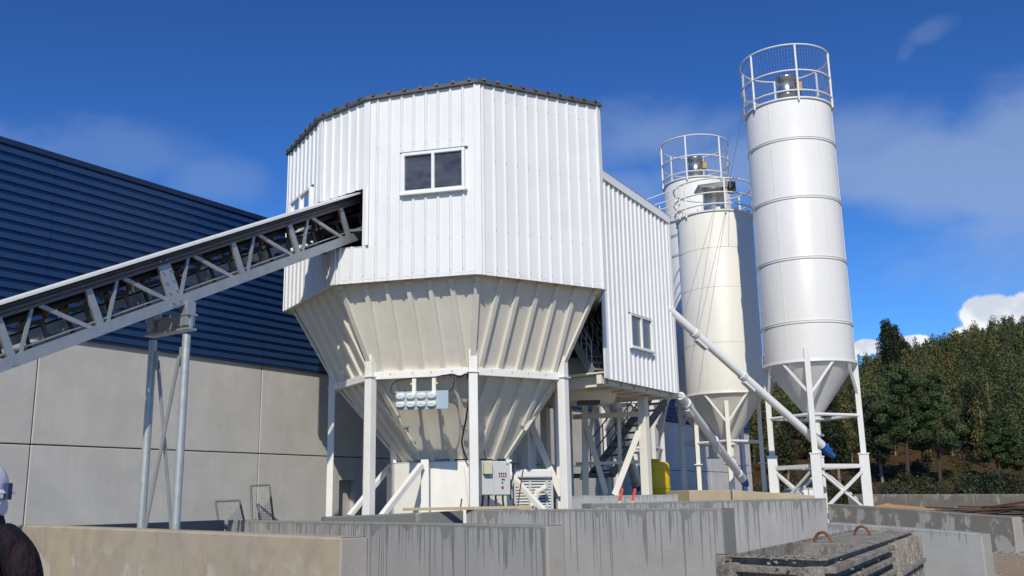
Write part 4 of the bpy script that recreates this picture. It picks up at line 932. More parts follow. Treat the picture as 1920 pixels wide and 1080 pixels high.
# ------------------------------------------------------------------ foreground concrete walls
def wall(label, pxa, pya, Ya, pxb, pyb, Yb, th, mat, end_mat=None, z0=None, name='concrete_wall', group=None, endb=True, seed=0):
    """front top edge from pixel a to pixel b; thickness goes away from the camera"""
    a, b = at(pxa, pya, Ya), at(pxb, pyb, Yb); d = V(b.x-a.x, b.y-a.y, 0); Lg = d.length; d.normalize(); n = V(-d.y, d.x, 0)
    if n.y < 0 and abs(n.y) > .2: n = -n
    za, zb_ = a.z, b.z; g0 = gz(a.x, a.y)-.05 if z0 is None else z0; g1 = gz(b.x, b.y)-.05 if z0 is None else z0
    t_ = thing(name, label, 'wall', V((a.x+b.x)/2, (a.y+b.y)/2, max(0, min(g0, g1))), group)
    A, B = V(a.x, a.y, 0), V(b.x, b.y, 0); c = .018
    def zt(s): return za+(zb_-za)*s/Lg
    mb = MB(); nsub = 6
    # body with slightly uneven top edge
    sts = [i/nsub for i in range(nsub+1)]
    for u0, u1 in zip(sts, sts[1:]):
        j0 = 0 if u0 == 0 else .006*math.sin(u0*40+seed); j1 = 0 if u1 == 1 else .006*math.sin(u1*40+seed)
        P = lambda u, o, z: A+d*(u*Lg)+n*o+V(0, 0, z)
        zA, zB_ = zt(u0*Lg)+j0, zt(u1*Lg)+j1; gA, gB = g0+(g1-g0)*u0, g0+(g1-g0)*u1
        mb.add([P(u0, 0, gA), P(u1, 0, gB), P(u1, 0, zB_-c), P(u0, 0, zA-c)], [(0, 1, 2, 3)])
        mb.add([P(u0, 0, zA-c), P(u1, 0, zB_-c), P(u1, c, zB_), P(u0, c, zA)], [(0, 1, 2, 3)])
        mb.add([P(u0, c, zA), P(u1, c, zB_), P(u1, th-c, zB_), P(u0, th-c, zA)], [(0, 1, 2, 3)])
        mb.add([P(u0, th-c, zA), P(u1, th-c, zB_), P(u1, th, zB_-c), P(u0, th, zA-c)], [(0, 1, 2, 3)])
        mb.add([P(u1, th, gB), P(u0, th, gA), P(u0, th, zA-c), P(u1, th, zB_-c)], [(0, 1, 2, 3)])
    mb.build('wall_body', mat, t_, uvf=wall_uv(A, d, zt, seed))
    for u, g, z, nm in ((0, g0, za, 'end_face'), (1, g1, zb_, 'end_face')):
        s = -1 if u == 0 else 1; P = lambda o, zz, e=0: A+d*(u*Lg+s*e)+n*o+V(0, 0, zz)
        MB().hexa([P(0, g), P(th, g), P(th-.015, g, .015), P(.015, g, .015)], [P(0, z-.004), P(th, z-.004), P(th-.015, z-.012, .015), P(.015, z-.012, .015)]).build(nm, end_mat or mat, t_, uvf=wall_uv(A, n, z, seed+1))
    return t_
wall('tan stained concrete wall beside the person in dark jacket', 35, 985, 14.6, 637, 1008, 7.8, .26, 'concrete_tan', 'concrete_raw', seed=1)
wall('wet dark bay wall running toward the warehouse below the trestle', 108, 986, 16.7, 421, 975, 19.6, .22, 'concrete_wet', seed=4)
wall('streaked concrete wall directly behind the tan stained wall', 428, 975, 19.1, 1024, 986, 10.6, .24, 'concrete_streaked', 'concrete_raw', seed=12)
wall('wet dark bay wall in front of the white tower housing', 612, 969, 16.5, 868, 957, 18.0, .2, 'concrete_wet', seed=22)
wall('long streaked concrete wall in front of the control cabinet', 874, 956, 17.6, 1352, 953, 13.6, .3, 'concrete_streaked', 'concrete_wet', seed=31)
wall('streaked concrete wall ending at the front leg of the tallest silo', 1110, 944, 16.4, 1549, 934, 20.6, .25, 'concrete_streaked', 'concrete_wet', seed=44)
wall('patchy damp concrete wall at the foot of the tallest silo', 1552, 945, 23.4, 1897, 969, 19.2, .28, 'concrete_patchy', 'concrete_raw', seed=52)
wall('pale smooth concrete wall behind the end of the rusty mould', 1552, 980, 15.0, 1838, 1001, 13.2, .26, 'concrete_light', 'concrete_raw', seed=63)
wall('low distant concrete wall in front of the forest edge', 1590, 927, 74, 1990, 926, 70, .4, 'concrete_far', seed=71, z0=.35)
# timber on the wall, tan slabs, small block with red straps
a, b = at(757, 955, 17.9), at(1000, 951, 17.0)
tag(MB().bar(a+V(0, .1, .0), b+V(0, .1, 0), .12, .05).build('timber_plank', 'timber', bevel=.005), 'long timber plank lying along the top of the streaked wall', 'plank')
for (p0, p1, y0, y1, Y0, Y1, lab) in ((1292, 1370, 919, 919, 22.2, 22.5, 'tan precast slab on the yard beneath the cream silo'), (1373, 1528, 919, 929, 22.5, 22.9, 'longer tan precast slab reaching the front leg of the tallest silo')):
    a, b = at(p0, y0, Y0), at(p1, y1, Y1); d = V(b.x-a.x, b.y-a.y, 0).normalized(); n = V(-d.y, d.x, 0); h = .26; mb = MB()
    mb.hexa([a-V(0, 0, h), b-V(0, 0, h), b+n*1.2-V(0, 0, h), a+n*1.2-V(0, 0, h)], [a, b, b+n*1.2, a+n*1.2])
    tag(mb.build('precast_slab', 'slab_tan', uvf=wall_uv((a.x, a.y, 0), d, a.z), bevel=.015), lab, 'slab')
for px, lab in ((1163, 'red striped strap post standing left of its twin by the mixer house leg'), (1187, 'red striped strap post beside the diagonal brace of the mixer house')):
    rs = thing('marker_post', lab, 'marker post', at(px-2, 945, 20.6)); a, b = at(px-3, 948, 20.6), at(px+4, 916, 20.6)
    for i in range(4): MB().bar(a+(b-a)*(i/4), a+(b-a)*((i+1)/4), .07, .05).build('stripe', 'red_paint' if i % 2 or i == 3 or i == 2 else 'white_plastic', rs)
# wire frames leaning on the warehouse
def mesh_frame(label, quad):
    p = [Vector(q) for q in quad]; t_ = thing('mesh_screen', label, 'mesh screen', (p[0]+p[1])/2)
    for i in range(4): MB().tube(p[i], p[(i+1) % 4], .025, n=8).build('frame_bar', 'step_steel', t_)
    g = MB()
    for k in range(1, 16): u = k/16; g.tube(p[0]+(p[3]-p[0])*u, p[1]+(p[2]-p[1])*u, .0035, n=4, cap=False)
    for k in range(1, 9): u = k/9; g.tube(p[0]+(p[1]-p[0])*u, p[3]+(p[2]-p[3])*u, .0035, n=4, cap=False)
    g.build('wire_grid', 'galvanised', t_, kind='stuff')
def fr(x0, x1, xt0, xt1, ytop, Y): 
    a, b = at(x0, 990, Y), at(x1, 988, Y); return [a, b, at(xt1, ytop-1, Y+.35), at(xt0, ytop+1, Y+.35)]
mesh_frame('low wire mesh frame leaning in front of the warehouse panels', fr(411, 460, 404, 449, 939, 20.8)); mesh_frame('tall narrow wire mesh frame leaning on the warehouse panel joint', fr(474, 514, 470, 505, 910, 21.7))
# ------------------------------------------------------------------ concrete mould, bottom right
ZM = 1.2
q0, q1, q2 = on_z(1371, 1039, ZM), on_z(1540, 1046, ZM), on_z(1708, 994, ZM)
e1_, e2_ = (q1-q0), (q2-q1); q3 = q0+e2_; l1, l2 = e1_.length, e2_.length; e1_.normalize(); e2_.normalize(); Zv = V(0, 0, 1)
mo = thing('casting_mould', 'cement crusted steel casting mould with ribbed sides and lifting loops', 'mould', q1-V(0, 0, ZM))
n1 = V(e1_.y, -e1_.x, 0); n1 = n1 if n1.y < 0 else -n1; n2 = V(e2_.y, -e2_.x, 0); n2 = n2 if n2.x > 0 else -n2
def q_(s, t, z): return q0+e1_*s+e2_*t+V(0, 0, z-ZM)
uvm = lambda co, nr: (co[0]*.8+co[1]*.6, co[2]+co[1]*.3)
TH = .022; FL = l2*.36
for (s0, s1, t0, t1, z0, z1, nm) in ((0, l1, 0, TH, .3, ZM, 'side_plate'), (0, TH, TH, l2, .3, ZM, 'side_plate'), (l1-TH, l1, TH, l2, .3, ZM, 'side_plate'), (TH, l1-TH, l2-TH, l2, .3, ZM, 'side_plate'), (TH, l1-TH, FL, FL+.05, .3, ZM+.0, 'divider')):
    mb = MB(); mb.hexa([q_(s0, t0, z0), q_(s1, t0, z0), q_(s1, t1, z0), q_(s0, t1, z0)], [q_(s0, t0, z1), q_(s1, t0, z1), q_(s1, t1, z1), q_(s0, t1, z1)]); mb.build(nm, 'mould_crust', mo, uvf=uvm, bevel=.008)
for (t0, t1, z1, nm) in ((TH, FL, ZM-.11, 'cast_bed'), (FL+.05, l2-TH, ZM-.03, 'cast_slab')):
    mb = MB(); mb.hexa([q_(TH, t0, .3), q_(l1-TH, t0, .3), q_(l1-TH, t1, .3), q_(TH, t1, .3)], [q_(TH, t0, z1), q_(l1-TH, t0, z1), q_(l1-TH, t1, z1), q_(TH, t1, z1)]); mb.build(nm, 'mould_crust', mo, uvf=uvm)
def barm(name, a, b, w, h, up, par=mo, mat='mould_crust'):
    return MB().bar(a, b, w, h, up).build(name, mat, par, uvf=uvm, bevel=.006)
# front (short) side: flange with holes and channel ribs
barm('rim_flange', q_(-.02, -.035, ZM-.012), q_(l1+.02, -.035, ZM-.012), .07, .016, Zv)
barm('rim_flange', q_(l1+.025, 0, ZM-.012), q_(l1+.025, l2, ZM-.012), .05, .016, Zv)
for i in range(10): p = q_(.06+i*(l1-.12)/9, -.06, ZM-.003); MB().tube(p, p+V(0, 0, .004), .014, n=8).build('bolt_hole', 'black_plastic', mo)
for z in (ZM-.10, ZM-.24, ZM-.38, ZM-.52, ZM-.68): barm('channel_rib', q_(.0, -.05, z), q_(l1-.02, -.05, z), .10, .055, Zv)
for s in (.02, l1-.05): barm('corner_post', q_(s, -.09, .3), q_(s, -.09, ZM-.06), .10, .12, n1)
for z in (ZM-.09, ZM-.21, ZM-.33, ZM-.45, ZM-.58): barm('channel_rib', q_(l1+.05, .04, z), q_(l1+.05, l2*.58, z), .10, .05, Zv)
for i in range(9):
    t_ = l2*(.60+.048*i); barm('web_rib', q_(l1+.06, t_, .3), q_(l1+.06, t_, ZM-.05), .05, .13, n2)
for z in (ZM-.36, ZM-.68): barm('channel_rib', q_(l1+.075, l2*.58, z), q_(l1+.075, l2, z), .16, .05, Zv)
barm('clamp_block', q_(l1*.82, -.14, ZM-.13), q_(l1*.98, -.14, ZM-.22), .12, .12, Zv)
for (s, t_) in ((.30*l1, .46*l2), (.42*l1, .80*l2)):
    pts = [q_(s, t_, ZM-.06)+e1_*(.11*math.cos(a)+.0)+V(0, 0, .14*math.sin(a)) for a in (math.pi*k/10 for k in range(11))]
    MB().path(pts, .016, 8).build('lifting_loop', 'rust', mo)
mb = MB()
for k in range(260):
    side = RNG.random()
    if side < .3: p = q_(RNG.random()*l1, -.07-RNG.random()*.08, ZM-RNG.random()*.6)
    elif side < .7: p = q_(l1+.03+RNG.random()*.1, RNG.random()*l2, ZM-RNG.random()*.6)
    else: p = q_(RNG.random()*l1, RNG.random()*FL, ZM-.108)
    r = .004+.009*RNG.random(); mb.box(p, (r*2, r*2.6, r*1.4), (V(math.cos(k), math.sin(k), 0), V(-math.sin(k), math.cos(k), 0), Zv))
mb.build('cement_lumps', 'mould_crust', mo, kind='stuff', uvf=uvm)
# rusty brackets on the left side of the mould
for z in (ZM-.02, ZM-.28, ZM-.5): MB().bar(q_(-.16, .05, z), q_(.0, .05, z), .05, .03).build('bracket', 'rust', mo)
barm('hinge_plate', q_(-.10, .0, .3), q_(-.10, .0, ZM-.01), .10, .06, n1)
# ------------------------------------------------------------------ right side: sand, rebar heap, rubble, IBC
def mound(name, label, c, rx, ry, h, mat, n=20, sd=0):
    mb = MB(); rnd = random.Random(sd)
    for j in range(6):
        u = j/5
        for i in range(n):
            a = 2*math.pi*i/n; k = 1+.18*math.sin(3*a+sd)+.1*rnd.uniform(-1, 1)
            mb.v.append(V(c[0]+math.cos(a)*rx*(1-u)*k, c[1]+math.sin(a)*ry*(1-u)*k, c[2]-.08+h*(u**.75)*(1+.06*rnd.uniform(-1, 1))))
    for j in range(5):
        for i in range(n): mb.f.append((j*n+i, j*n+(i+1) % n, (j+1)*n+(i+1) % n, (j+1)*n+i)); mb.sm.append(True)
    return tag(mb.build(name, mat), label, 'mound')
def gp(px, py, Y): p = at(px, py, Y); return (p.x, p.y, gz(p.x, p.y))
mound('sand_mound', 'low orange sand mound behind the damp wall by the silo leg', gp(1665, 945, 55), 4.2, 3, .75, 'sand_orange', sd=3)
mound('sand_mound', 'wide flat orange sand heap along the distant wall', gp(1730, 950, 48), 8, 2.5, .42, 'sand_orange', sd=8)
rh = at(1890, 940, 40); 
rb = thing('rebar_heap', 'tangled heap of dark rusty reinforcing bars on the dirt', 'rebar heap', V(rh.x, rh.y, gz(rh.x, rh.y)))
for k in range(34):
    y = rh.y+RNG.uniform(-1.6, 1.6); z = gz(rh.x, rh.y)+.08+RNG.random()*.55; x0 = rh.x+RNG.uniform(-4.2, -.5) ; x1 = rh.x+RNG.uniform(1, 8); sag = RNG.uniform(.0, .35)
    z0 = gz(rh.x, rh.y)+.06+.35*RNG.random()
    MB().path([V(x0, y, z0+.3*RNG.random()), V((x0+x1)/2, y+RNG.uniform(-.3, .3), z), V(x1, y+RNG.uniform(-.5, .5), z+RNG.uniform(0, .4))], .03, 5).build('bar', 'dark_rust' if k % 3 else 'dark_steel', rb)
# rubble around wall ends
mb = MB()
for k in range(140):
    w_ = RNG.random(); 
    if w_ < .6: px, Y = 1838+RNG.normal()*14, 13.2+RNG.normal()*.4
    else: px, Y = 1885+RNG.normal()*22, 19+RNG.normal()*.4
    p = at(px, 1000, Y); r = .012+.028*RNG.random()**2; a = RNG.random()*6
    mb.box(V(p.x, p.y-.1, gz(p.x, p.y)+r*.5), (r*2, r*2.5, r*1.5), (V(math.cos(a), math.sin(a), .2).normalized(), V(-math.sin(a), math.cos(a), 0), V(-.2*math.cos(a), -.2*math.sin(a), 1).normalized()))
o = mb.build('rubble', 'mould_crust', kind='stuff', uvf=uvm); tag(o, 'loose concrete rubble at the wall ends on the dirt', 'rubble')
mb = MB()
for k in range(2600):
    x, y = RNG.uniform(4, 18), RNG.uniform(8, 26); r = .006+.012*RNG.random()**3; mb.box(V(x, y, gz(x, y)+r*.3), (r*2, r*2.4, r*1.4), (V(math.cos(k), math.sin(k), 0), V(-math.sin(k), math.cos(k), 0), Zv))
o = mb.build('gravel', 'sand_orange', kind='stuff'); tag(o, 'scattered gravel on the orange dirt at the wall ends', 'gravel')
ib = at(1502, 925, 36); ibc = thing('liquid_container', 'white liquid container in a wire cage behind the tallest silo legs', 'container', V(ib.x, ib.y, .5))
MB().box(V(ib.x, ib.y, 1.28), (1.0, 1.15, 1.3)).build('bottle', 'white_plastic', ibc, bevel=.06); MB().box(V(ib.x, ib.y, .57), (1.06, 1.2, .12)).build('pallet', 'timber', ibc)
for i in range(6): MB().tube(V(ib.x-.53+.212*i, ib.y-.6, .6), V(ib.x-.53+.212*i, ib.y-.6, 1.95), .014, n=6).build('cage_bar', 'galvanised', ibc)
for i in range(5): MB().tube(V(ib.x-.54, ib.y-.62, .65+.32*i), V(ib.x+.54, ib.y-.62, .65+.32*i), .014, n=6).build('cage_bar', 'galvanised', ibc)
MB().tube(V(ib.x, ib.y, 1.92), V(ib.x, ib.y, 2.0), .12, n=16).build('cap', 'dark_steel', ibc)
# ------------------------------------------------------------------ trees
def leaf_cloud(centres, radii, n, size, tint, var, squash=1.0, droop=0):
    """numpy arrays of quads: verts (4n,3), colours (4n,4)"""
    c = np.asarray(centres); r = np.asarray(radii); w = r**2/np.sum(r**2); idx = RNG.choice(len(c), n, p=w)
    d = RNG.normal(size=(n, 3)); d /= np.linalg.norm(d, axis=1, keepdims=True); rad = RNG.random(n)**.42
    p = c[idx]+d*(rad*r[idx])[:, None]*np.array([1, 1, squash])
    nrm = d*.7+RNG.normal(size=(n, 3))*.6+np.array([0, 0, .25]); nrm /= np.linalg.norm(nrm, axis=1, keepdims=True)
    a = np.cross(nrm, RNG.normal(size=(n, 3))); a /= np.linalg.norm(a, axis=1, keepdims=True); b = np.cross(nrm, a)
    s = size*(.6+.8*RNG.random(n))[:, None]
    v = np.stack([p-a*s*.9, p+b*s*.42, p+a*s*.9-np.array([0, 0, droop])*s, p-b*s*.42], 1)
    cl = np.array(tint)*(1+var*RNG.normal(size=(n, 1)))*(1+.12*RNG.normal(size=(len(c), 1)))[idx]; cl = np.clip(cl, .004, .4)
    return v.reshape(-1, 3), np.repeat(np.concatenate([cl, np.ones((n, 1))], 1), 4, 0)
def leaves_obj(name, v, col, parent, base, kind=None):
    n = len(v)//4; me = bpy.data.meshes.new(name); me.vertices.add(len(v)); me.vertices.foreach_set('co', (v-np.array(base)).astype(np.float32).ravel())
    me.loops.add(4*n); me.loops.foreach_set('vertex_index', np.arange(4*n, dtype=np.int32)); me.polygons.add(n); me.polygons.foreach_set('loop_start', np.arange(0, 4*n, 4, dtype=np.int32))
    at_ = me.attributes.new('tint', 'FLOAT_COLOR', 'POINT'); at_.data.foreach_set('color', col.astype(np.float32).ravel()); me.materials.append(MATS['foliage']); me.update(); me.validate()
    o = bpy.data.objects.new(name, me); C.objects.link(o)
    if parent: o.parent = parent
    else: o.location = base
    if kind: o['kind'] = kind
    return o
def euc_parts(base, H, n, size, tint, slim=1.0, lowc=.28):
    b = np.array(base); cs, rs = [], []; k = RNG.integers(9, 14); lean = RNG.normal(size=2)*.03*H
    for i in range(k):
        u = lowc+(.98-lowc)*(i+RNG.random()*.6)/k; w = (1.9-1.25*((u-.55)/.45)**2 if u > .55 else 1.25+.65*(u-.1)/.45)*slim*H/13; a = RNG.random()*6.28; rr = w*.55*RNG.random()
        cs.append(b+np.array([math.cos(a)*rr+lean[0]*u, math.sin(a)*rr+lean[1]*u, u*H])); rs.append(max(.45, w*(.55+.35*RNG.random())))
    return leaf_cloud(cs, rs, n, size, tint, .22, 1.15, .4)
OL = [(.108, .122, .042), (.128, .126, .042), (.082, .106, .042), (.145, .126, .046), (.094, .114, .04), (.062, .088, .038)]
PINE = (.07, .105, .04); BUSH = (.045, .062, .026)
def inst_trunk(mb, base, H, r):
    b = Vector(base); mb.tube(b+V(0, 0, -.4), b+V(.02*H, 0, H*.85), r, r*.25, n=6, cap=False)
fv, fc_ = [], []; tr = MB(); cnt = 0
pts = []
for y in np.arange(112, 276, 3.9):
    x0, x1 = .22*y, .66*y
    for x in np.arange(x0, x1, 3.6): pts.append((x+RNG.uniform(-1.6, 1.6), y+RNG.uniform(-1.7, 1.7)))
for x, y in pts:
    if y < 120 and RNG.random() < .45: continue
    H = (5.6+4.6*RNG.random()**1.4)*(1 if y > 125 else .85); base = (x, y, hill_h(x, y)-.1); n = 820 if y < 150 else (640 if y < 215 else 500)
    v, c_ = euc_parts(base, H, n, .13+.0006*y, OL[RNG.integers(0, 6)], 1.05+.45*RNG.random(), .12 if y > 124 else .2); fv.append(v); fc_.append(c_); inst_trunk(tr, base, H, .11+.06*RNG.random()); cnt += 1
for k in range(300):                                   # undergrowth on the forest floor
    y = 93+RNG.random()**1.4*42; x = y*RNG.uniform(.22, .62); hb = hill_h(x, y) if y > 98 else .5; h = .35+.9*RNG.random()**2
    cs = [np.array([x+RNG.normal()*.8, y+RNG.normal()*.8, hb+h*RNG.random()]) for _ in range(5)]; v, c_ = leaf_cloud(cs, [h*.7]*5, 170, .13, [(.085, .085, .035), (.10, .062, .034), (.06, .078, .036)][RNG.integers(0, 3)], .25, .8); fv.append(v); fc_.append(c_)
fo = leaves_obj('forest', np.concatenate(fv), np.concatenate(fc_), None, (90, 180, 20), 'stuff'); tag(fo, 'dense olive green eucalyptus forest covering the hillside', 'forest')
to = tr.build('forest_trunks', 'pale_bark', kind='stuff'); tag(to, 'pale slender trunks of the eucalyptus forest on the hillside', 'tree trunks')
# single trees that can be told apart
def hgp(px, Y):
    d = ray(px, 900); x = d.x/d.y*Y; return (x, Y, hill_h(x, Y) if Y > 98 else .5)
def tree(label, px, Y, top_py, kind, n, tint, name, slim=1.0, bark='bark', size=.2):
    b = hgp(px, Y); H = zof(b[0], b[1], top_py)-b[2]; t_ = thing(name, label, 'tree', b)
    bb = Vector(b); mb = MB(); prev = bb+V(0, 0, -.4); r = max(.12, H*.02)
    for k in range(1, 7): q = bb+V(.10*math.sin(k*1.3+px), .1*math.cos(k*.9), H*.92*k/6); mb.tube(prev, q, r*(1-(k-1)/7), r*(1-k/7), n=8, cap=False); prev = q
    tk = mb.build('trunk', bark, t_)
    cs, rs = [], []
    if kind == 'pine':
        m_ = 30
        for i in range(m_):
            u = .34+.64*(i/m_); w = H*.26*slim*(1.12-u)**.7*(1 if u > .42 else .75); a = i*2.4+RNG.random()*.8; rr = w*(.45+.55*RNG.random())
            c_ = np.array(b)+np.array([math.cos(a)*rr, math.sin(a)*rr, u*H+rr*.18]); cs.append(c_); rs.append(max(.4, H*.075*(1.25-.6*u)))
            MB().tube(bb+V(0, 0, u*H-.3), Vector(c_), .05*H/12, .02, n=5, cap=False).build('branch', bark, tk)
        v, c2_ = leaf_cloud(cs, rs, n, size, tint, .28, .72)
    else:
        v, c2_ = euc_parts(b, H, n, size, tint, slim)
        for i in range(7): u = .4+.08*i; a = i*2.4; MB().tube(bb+V(0, 0, u*H-.5), bb+V(math.cos(a)*.9, math.sin(a)*.9, u*H+.6), .06, .02, n=5, cap=False).build('branch', bark, tk)
    leaves_obj('crown', v, c2_, t_, b); return t_
tree('broad dark pine with bare trunk standing left of the twin pine', 1706, 104, 684, 'pine', 20000, PINE, 'pine_tree', 1.15, size=.13)
tree('tall layered pine in front of the forest, right of its twin', 1764, 104, 696, 'pine', 20000, (.068, .104, .038), 'pine_tree', 1.1, size=.13)
tree('young bright pine near the forest edge above the rebar heap', 1872, 103, 775, 'pine', 11000, (.055, .09, .03), 'pine_tree', 1.0, size=.11)
tree('small young pine beside the bright pine at the forest edge', 1906, 102, 800, 'pine', 9000, (.056, .088, .03), 'pine_tree', 1.0, size=.11)
tree('lone taller eucalyptus breaking the forest skyline', 1692, 205, 598, 'euc', 6000, (.034, .046, .02), 'eucalyptus_tree', 1.15, 'pale_bark', .26)
tree('round headed eucalyptus beside the tallest one on the skyline', 1716, 207, 607, 'euc', 5000, (.036, .048, .02), 'eucalyptus_tree', 1.2, 'pale_bark', .26)
tree('grey green eucalyptus rising behind the legs of the tallest silo', 1655, 108, 740, 'euc', 10000, (.042, .054, .03), 'eucalyptus_tree', 1.2, 'pale_bark', .16)
tree('dark eucalyptus seen between the silo legs', 1575, 106, 742, 'euc', 10000, (.036, .048, .022), 'eucalyptus_tree', 1.2, 'pale_bark', .16)
tree('slim eucalyptus seen between the cream silo and the tallest silo', 1480, 106, 770, 'euc', 4200, (.042, .05, .02), 'eucalyptus_tree', 1.1, 'pale_bark', .16)
tree('dark eucalyptus at the right end of the forest edge', 1845, 118, 715, 'euc', 10000, (.034, .046, .02), 'eucalyptus_tree', 1.3, 'pale_bark', .17)
def bush(label, px, Y, top_py, w, n, tint):
    b = hgp(px, Y); H = max(.8, zof(b[0], b[1], top_py)-b[2]); t_ = thing('bush', label, 'bush', b); cs, rs = [], []; bb = Vector(b)
    for i in range(14): a = RNG.random()*6.28; rr = w*RNG.random()**.6; u = RNG.random(); cs.append(np.array(b)+np.array([math.cos(a)*rr, math.sin(a)*rr, H*(.18+.62*u*(1-.4*rr/w))])); rs.append(H*.24+.12)
    v, c_ = leaf_cloud(cs, rs, n, .14, tint, .25, .9); leaves_obj('foliage', v, c_, t_, b)
    for i in range(6): a = i*1.05; MB().tube(bb+V(0, 0, -.1), bb+V(math.cos(a)*w*.5, math.sin(a)*w*.5, H*.6), .05, .015, n=5).build('stem', 'bark', t_)
for a in (('round dense grey green bush at the forest edge behind the distant wall', 1842, 96, 862, 2.3, 4200, (.04, .056, .03)), ('yellowish bush below the twin pines', 1702, 97, 878, 2.0, 3400, (.055, .068, .022)), ('low grey bush against the distant wall below the pines', 1665, 94, 906, 2.0, 2600, (.06, .066, .045)), ('spreading low scrub bush beside the round dense bush', 1795, 95, 902, 3.2, 3600, (.062, .07, .036)), ('scrub bush right of the round dense bush', 1895, 95, 885, 2.6, 3200, (.05, .058, .026)), ('bush showing through the cross braces of the tallest silo', 1582, 95, 880, 2.4, 3200, (.042, .054, .022)), ('grassy bush left of the front silo leg', 1490, 95, 875, 2.8, 3200, (.05, .055, .02))): bush(*a)
# ------------------------------------------------------------------ person at the left edge
PX, PY = at(-52, 960, 4.2).x, 4.2
def skin_mesh(name, pts, edges, radii, root, mat_fn, parent, base):
    me = bpy.data.meshes.new(name); me.from_pydata([tuple(Vector(p)) for p in pts], edges, []); o = bpy.data.objects.new(name, me); C.objects.link(o)
    sk = o.modifiers.new('s', 'SKIN'); sk.use_smooth_shade = True; ss = o.modifiers.new('u', 'SUBSURF'); ss.levels = 2; ss.render_levels = 2
    for i, r in enumerate(radii): me.skin_vertices[0].data[i].radius = r if isinstance(r, tuple) else (r, r)
    for i in range(len(pts)): me.skin_vertices[0].data[i].use_root = (i == root)
    dg = bpy.context.evaluated_depsgraph_get(); dg.update(); m2 = bpy.data.meshes.new_from_object(o.evaluated_get(dg)); bpy.data.objects.remove(o)
    m2.name = name; m2.materials.clear(); names = ['jacket_dark', 'trousers_blue', 'skin_tone', 'boot_leather']
    for n_ in names: m2.materials.append(MATS[n_])
    for p in m2.polygons: p.use_smooth = True; p.material_index = names.index(mat_fn(p.center))
    o = bpy.data.objects.new(name, m2); C.objects.link(o); o.parent = parent; return o
pe = thing('person', 'person in white hard hat and dark jacket standing by the tan wall', 'person', (PX, PY, 0))
J = []; E_ = []; Rr = []
def jn(p, r, par=None):
    J.append(Vector(p)); Rr.append(r)
    if par is not None: E_.append((par, len(J)-1))
    return len(J)-1
pel = jn((0, 0, .98), (.17, .13)); sp1 = jn((0, 0, 1.14), (.165, .12), pel); sp2 = jn((0, 0, 1.34), (.19, .13), sp1); sp3 = jn((0, .01, 1.50), (.16, .12), sp2); nk = jn((0, .0, 1.58), (.062, .065), sp3); hd0 = jn((0, .01, 1.63), (.07, .085), nk); hd1 = jn((0, .01, 1.70), (.082, .10), hd0); hd2 = jn((0, 0, 1.77), (.075, .09), hd1)
for s in (-1, 1):
    hp_ = jn((s*.10, 0, .88), .105, pel); kn = jn((s*.11, -.02, .5), .068, hp_); an = jn((s*.115, .02, .12), .05, kn); jn((s*.12, -.01, .05), (.05, .045), an); toe = jn((s*.125, -.17 if 0 else .17, .035), (.045, .03), len(J)-1)
    sh = jn((s*.15, .0, 1.53), .08, sp3); sd = jn((s*.225, .0, 1.46), .085, sh); el_ = jn((s*.30, .01, 1.16), .068, sd); wr = jn((s*.26, .12, .93), .036, el_); pm = jn((s*.255, .16, .86), (.042, .022), wr)
    for f_, (dx, ln) in enumerate(((-.028, .075), (-.009, .085), (.010, .08), (.028, .062))):
        k1 = jn((s*.255+dx*.5, .175+abs(dx)*.1, .835), .0095, pm); k2 = jn((s*.255+dx, .195, .81-ln*.25), .009, k1); jn((s*.255+dx, .195, .81-ln*.7), .0075, k2)
    k1 = jn((s*.255-s*.035, .165, .865), .011, pm); jn((s*.255-s*.05, .185, .825), .009, k1)
def pm_(c):
    z = c.z
    if z > 1.6 and abs(c.x) < .1: return 'skin_tone'
    if z < .11: return 'boot_leather'
    if abs(c.x) > .19 and z < .93: return 'skin_tone'
    if z > .90 or (abs(c.x) > .2 and z > .8): return 'jacket_dark'
    return 'trousers_blue'
body = skin_mesh('body', J, E_, Rr, 0, pm_, pe, None)
BP = V(PX, PY, 0)
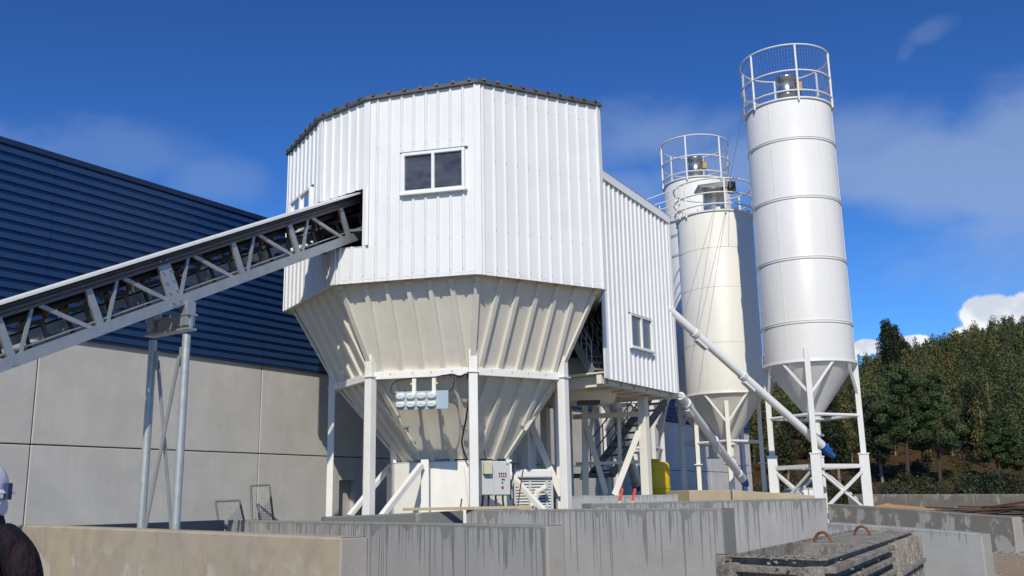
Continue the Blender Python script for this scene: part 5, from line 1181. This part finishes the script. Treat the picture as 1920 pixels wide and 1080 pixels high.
# jacket shell details, collar, hard hat, face
MB().lathe(BP+V(0, .0, 0), [(.16, 1.50), (.14, 1.57), (.12, 1.635), (.105, 1.63), (.09, 1.54)], 28).build('collar', 'jacket_dark', pe)
MB().lathe(BP, [(.19, .86), (.20, .92), (.185, 1.0), (.17, .99)], 32).build('jacket_hem', 'jacket_dark', pe)
mb = MB(); n_ = 32; rows = []
for j in range(9):
    a = j/8*math.pi/2; rows.append([BP+V(math.cos(b)*.125*math.cos(a), .01+math.sin(b)*.15*math.cos(a), 1.735+.145*math.sin(a)) for b in (2*math.pi*i/n_ for i in range(n_))])
mb.add([v for r in rows for v in r], [(j*n_+i, j*n_+(i+1) % n_, (j+1)*n_+(i+1) % n_, (j+1)*n_+i) for j in range(8) for i in range(n_)], True)
hh = mb.build('hard_hat', 'helmet_white', pe)
mb = MB(); r0 = [BP+V(math.cos(b)*.128, .01+math.sin(b)*.153, 1.738) for b in (2*math.pi*i/n_ for i in range(n_))]; r1 = [BP+V(math.cos(b)*.142, .01+math.sin(b)*(.168+(.06 if math.sin(b) > .2 else 0)*math.sin(b)), 1.722) for b in (2*math.pi*i/n_ for i in range(n_))]
mb.add(r0+r1, [(i, (i+1) % n_, n_+(i+1) % n_, n_+i) for i in range(n_)], True); mb.build('hat_brim', 'helmet_white', hh)
MB().bar(BP+V(0, -.13, 1.80), BP+V(0, .13, 1.80), .03, .16).build('hat_ridge', 'helmet_white', hh)
for s in (-1, 1):
    em = MB().tube(BP+V(s*.085, .01, 1.665), BP+V(s*.128, .01, 1.665), .042, .036, n=20).build('ear_muff', 'helmet_white', hh)
    MB().box(BP+V(s*.14, .01, 1.73), (.018, .035, .07)).build('ear_muff_arm', 'navy_strap', hh)
    MB().box(BP+V(s*.03, .105, 1.685), (.028, .012, .012)).build('eye', 'black_plastic', pe)
MB().hexa([BP+V(-.014, .095, 1.635), BP+V(.014, .095, 1.635), BP+V(.012, .13, 1.64), BP+V(-.012, .13, 1.64)], [BP+V(-.008, .09, 1.69), BP+V(.008, .09, 1.69), BP+V(.006, .105, 1.69), BP+V(-.006, .105, 1.69)]).build('nose', 'skin_tone', pe)
MB().box(BP+V(0, .1, 1.61), (.045, .012, .008)).build('mouth', 'red_button', pe)
MB().lathe(BP+V(0, -.015, 0), [(.092, 1.60), (.098, 1.66), (.098, 1.74), (.08, 1.76)], 24).build('hair', 'boot_leather', pe)
print('forest trees', cnt)
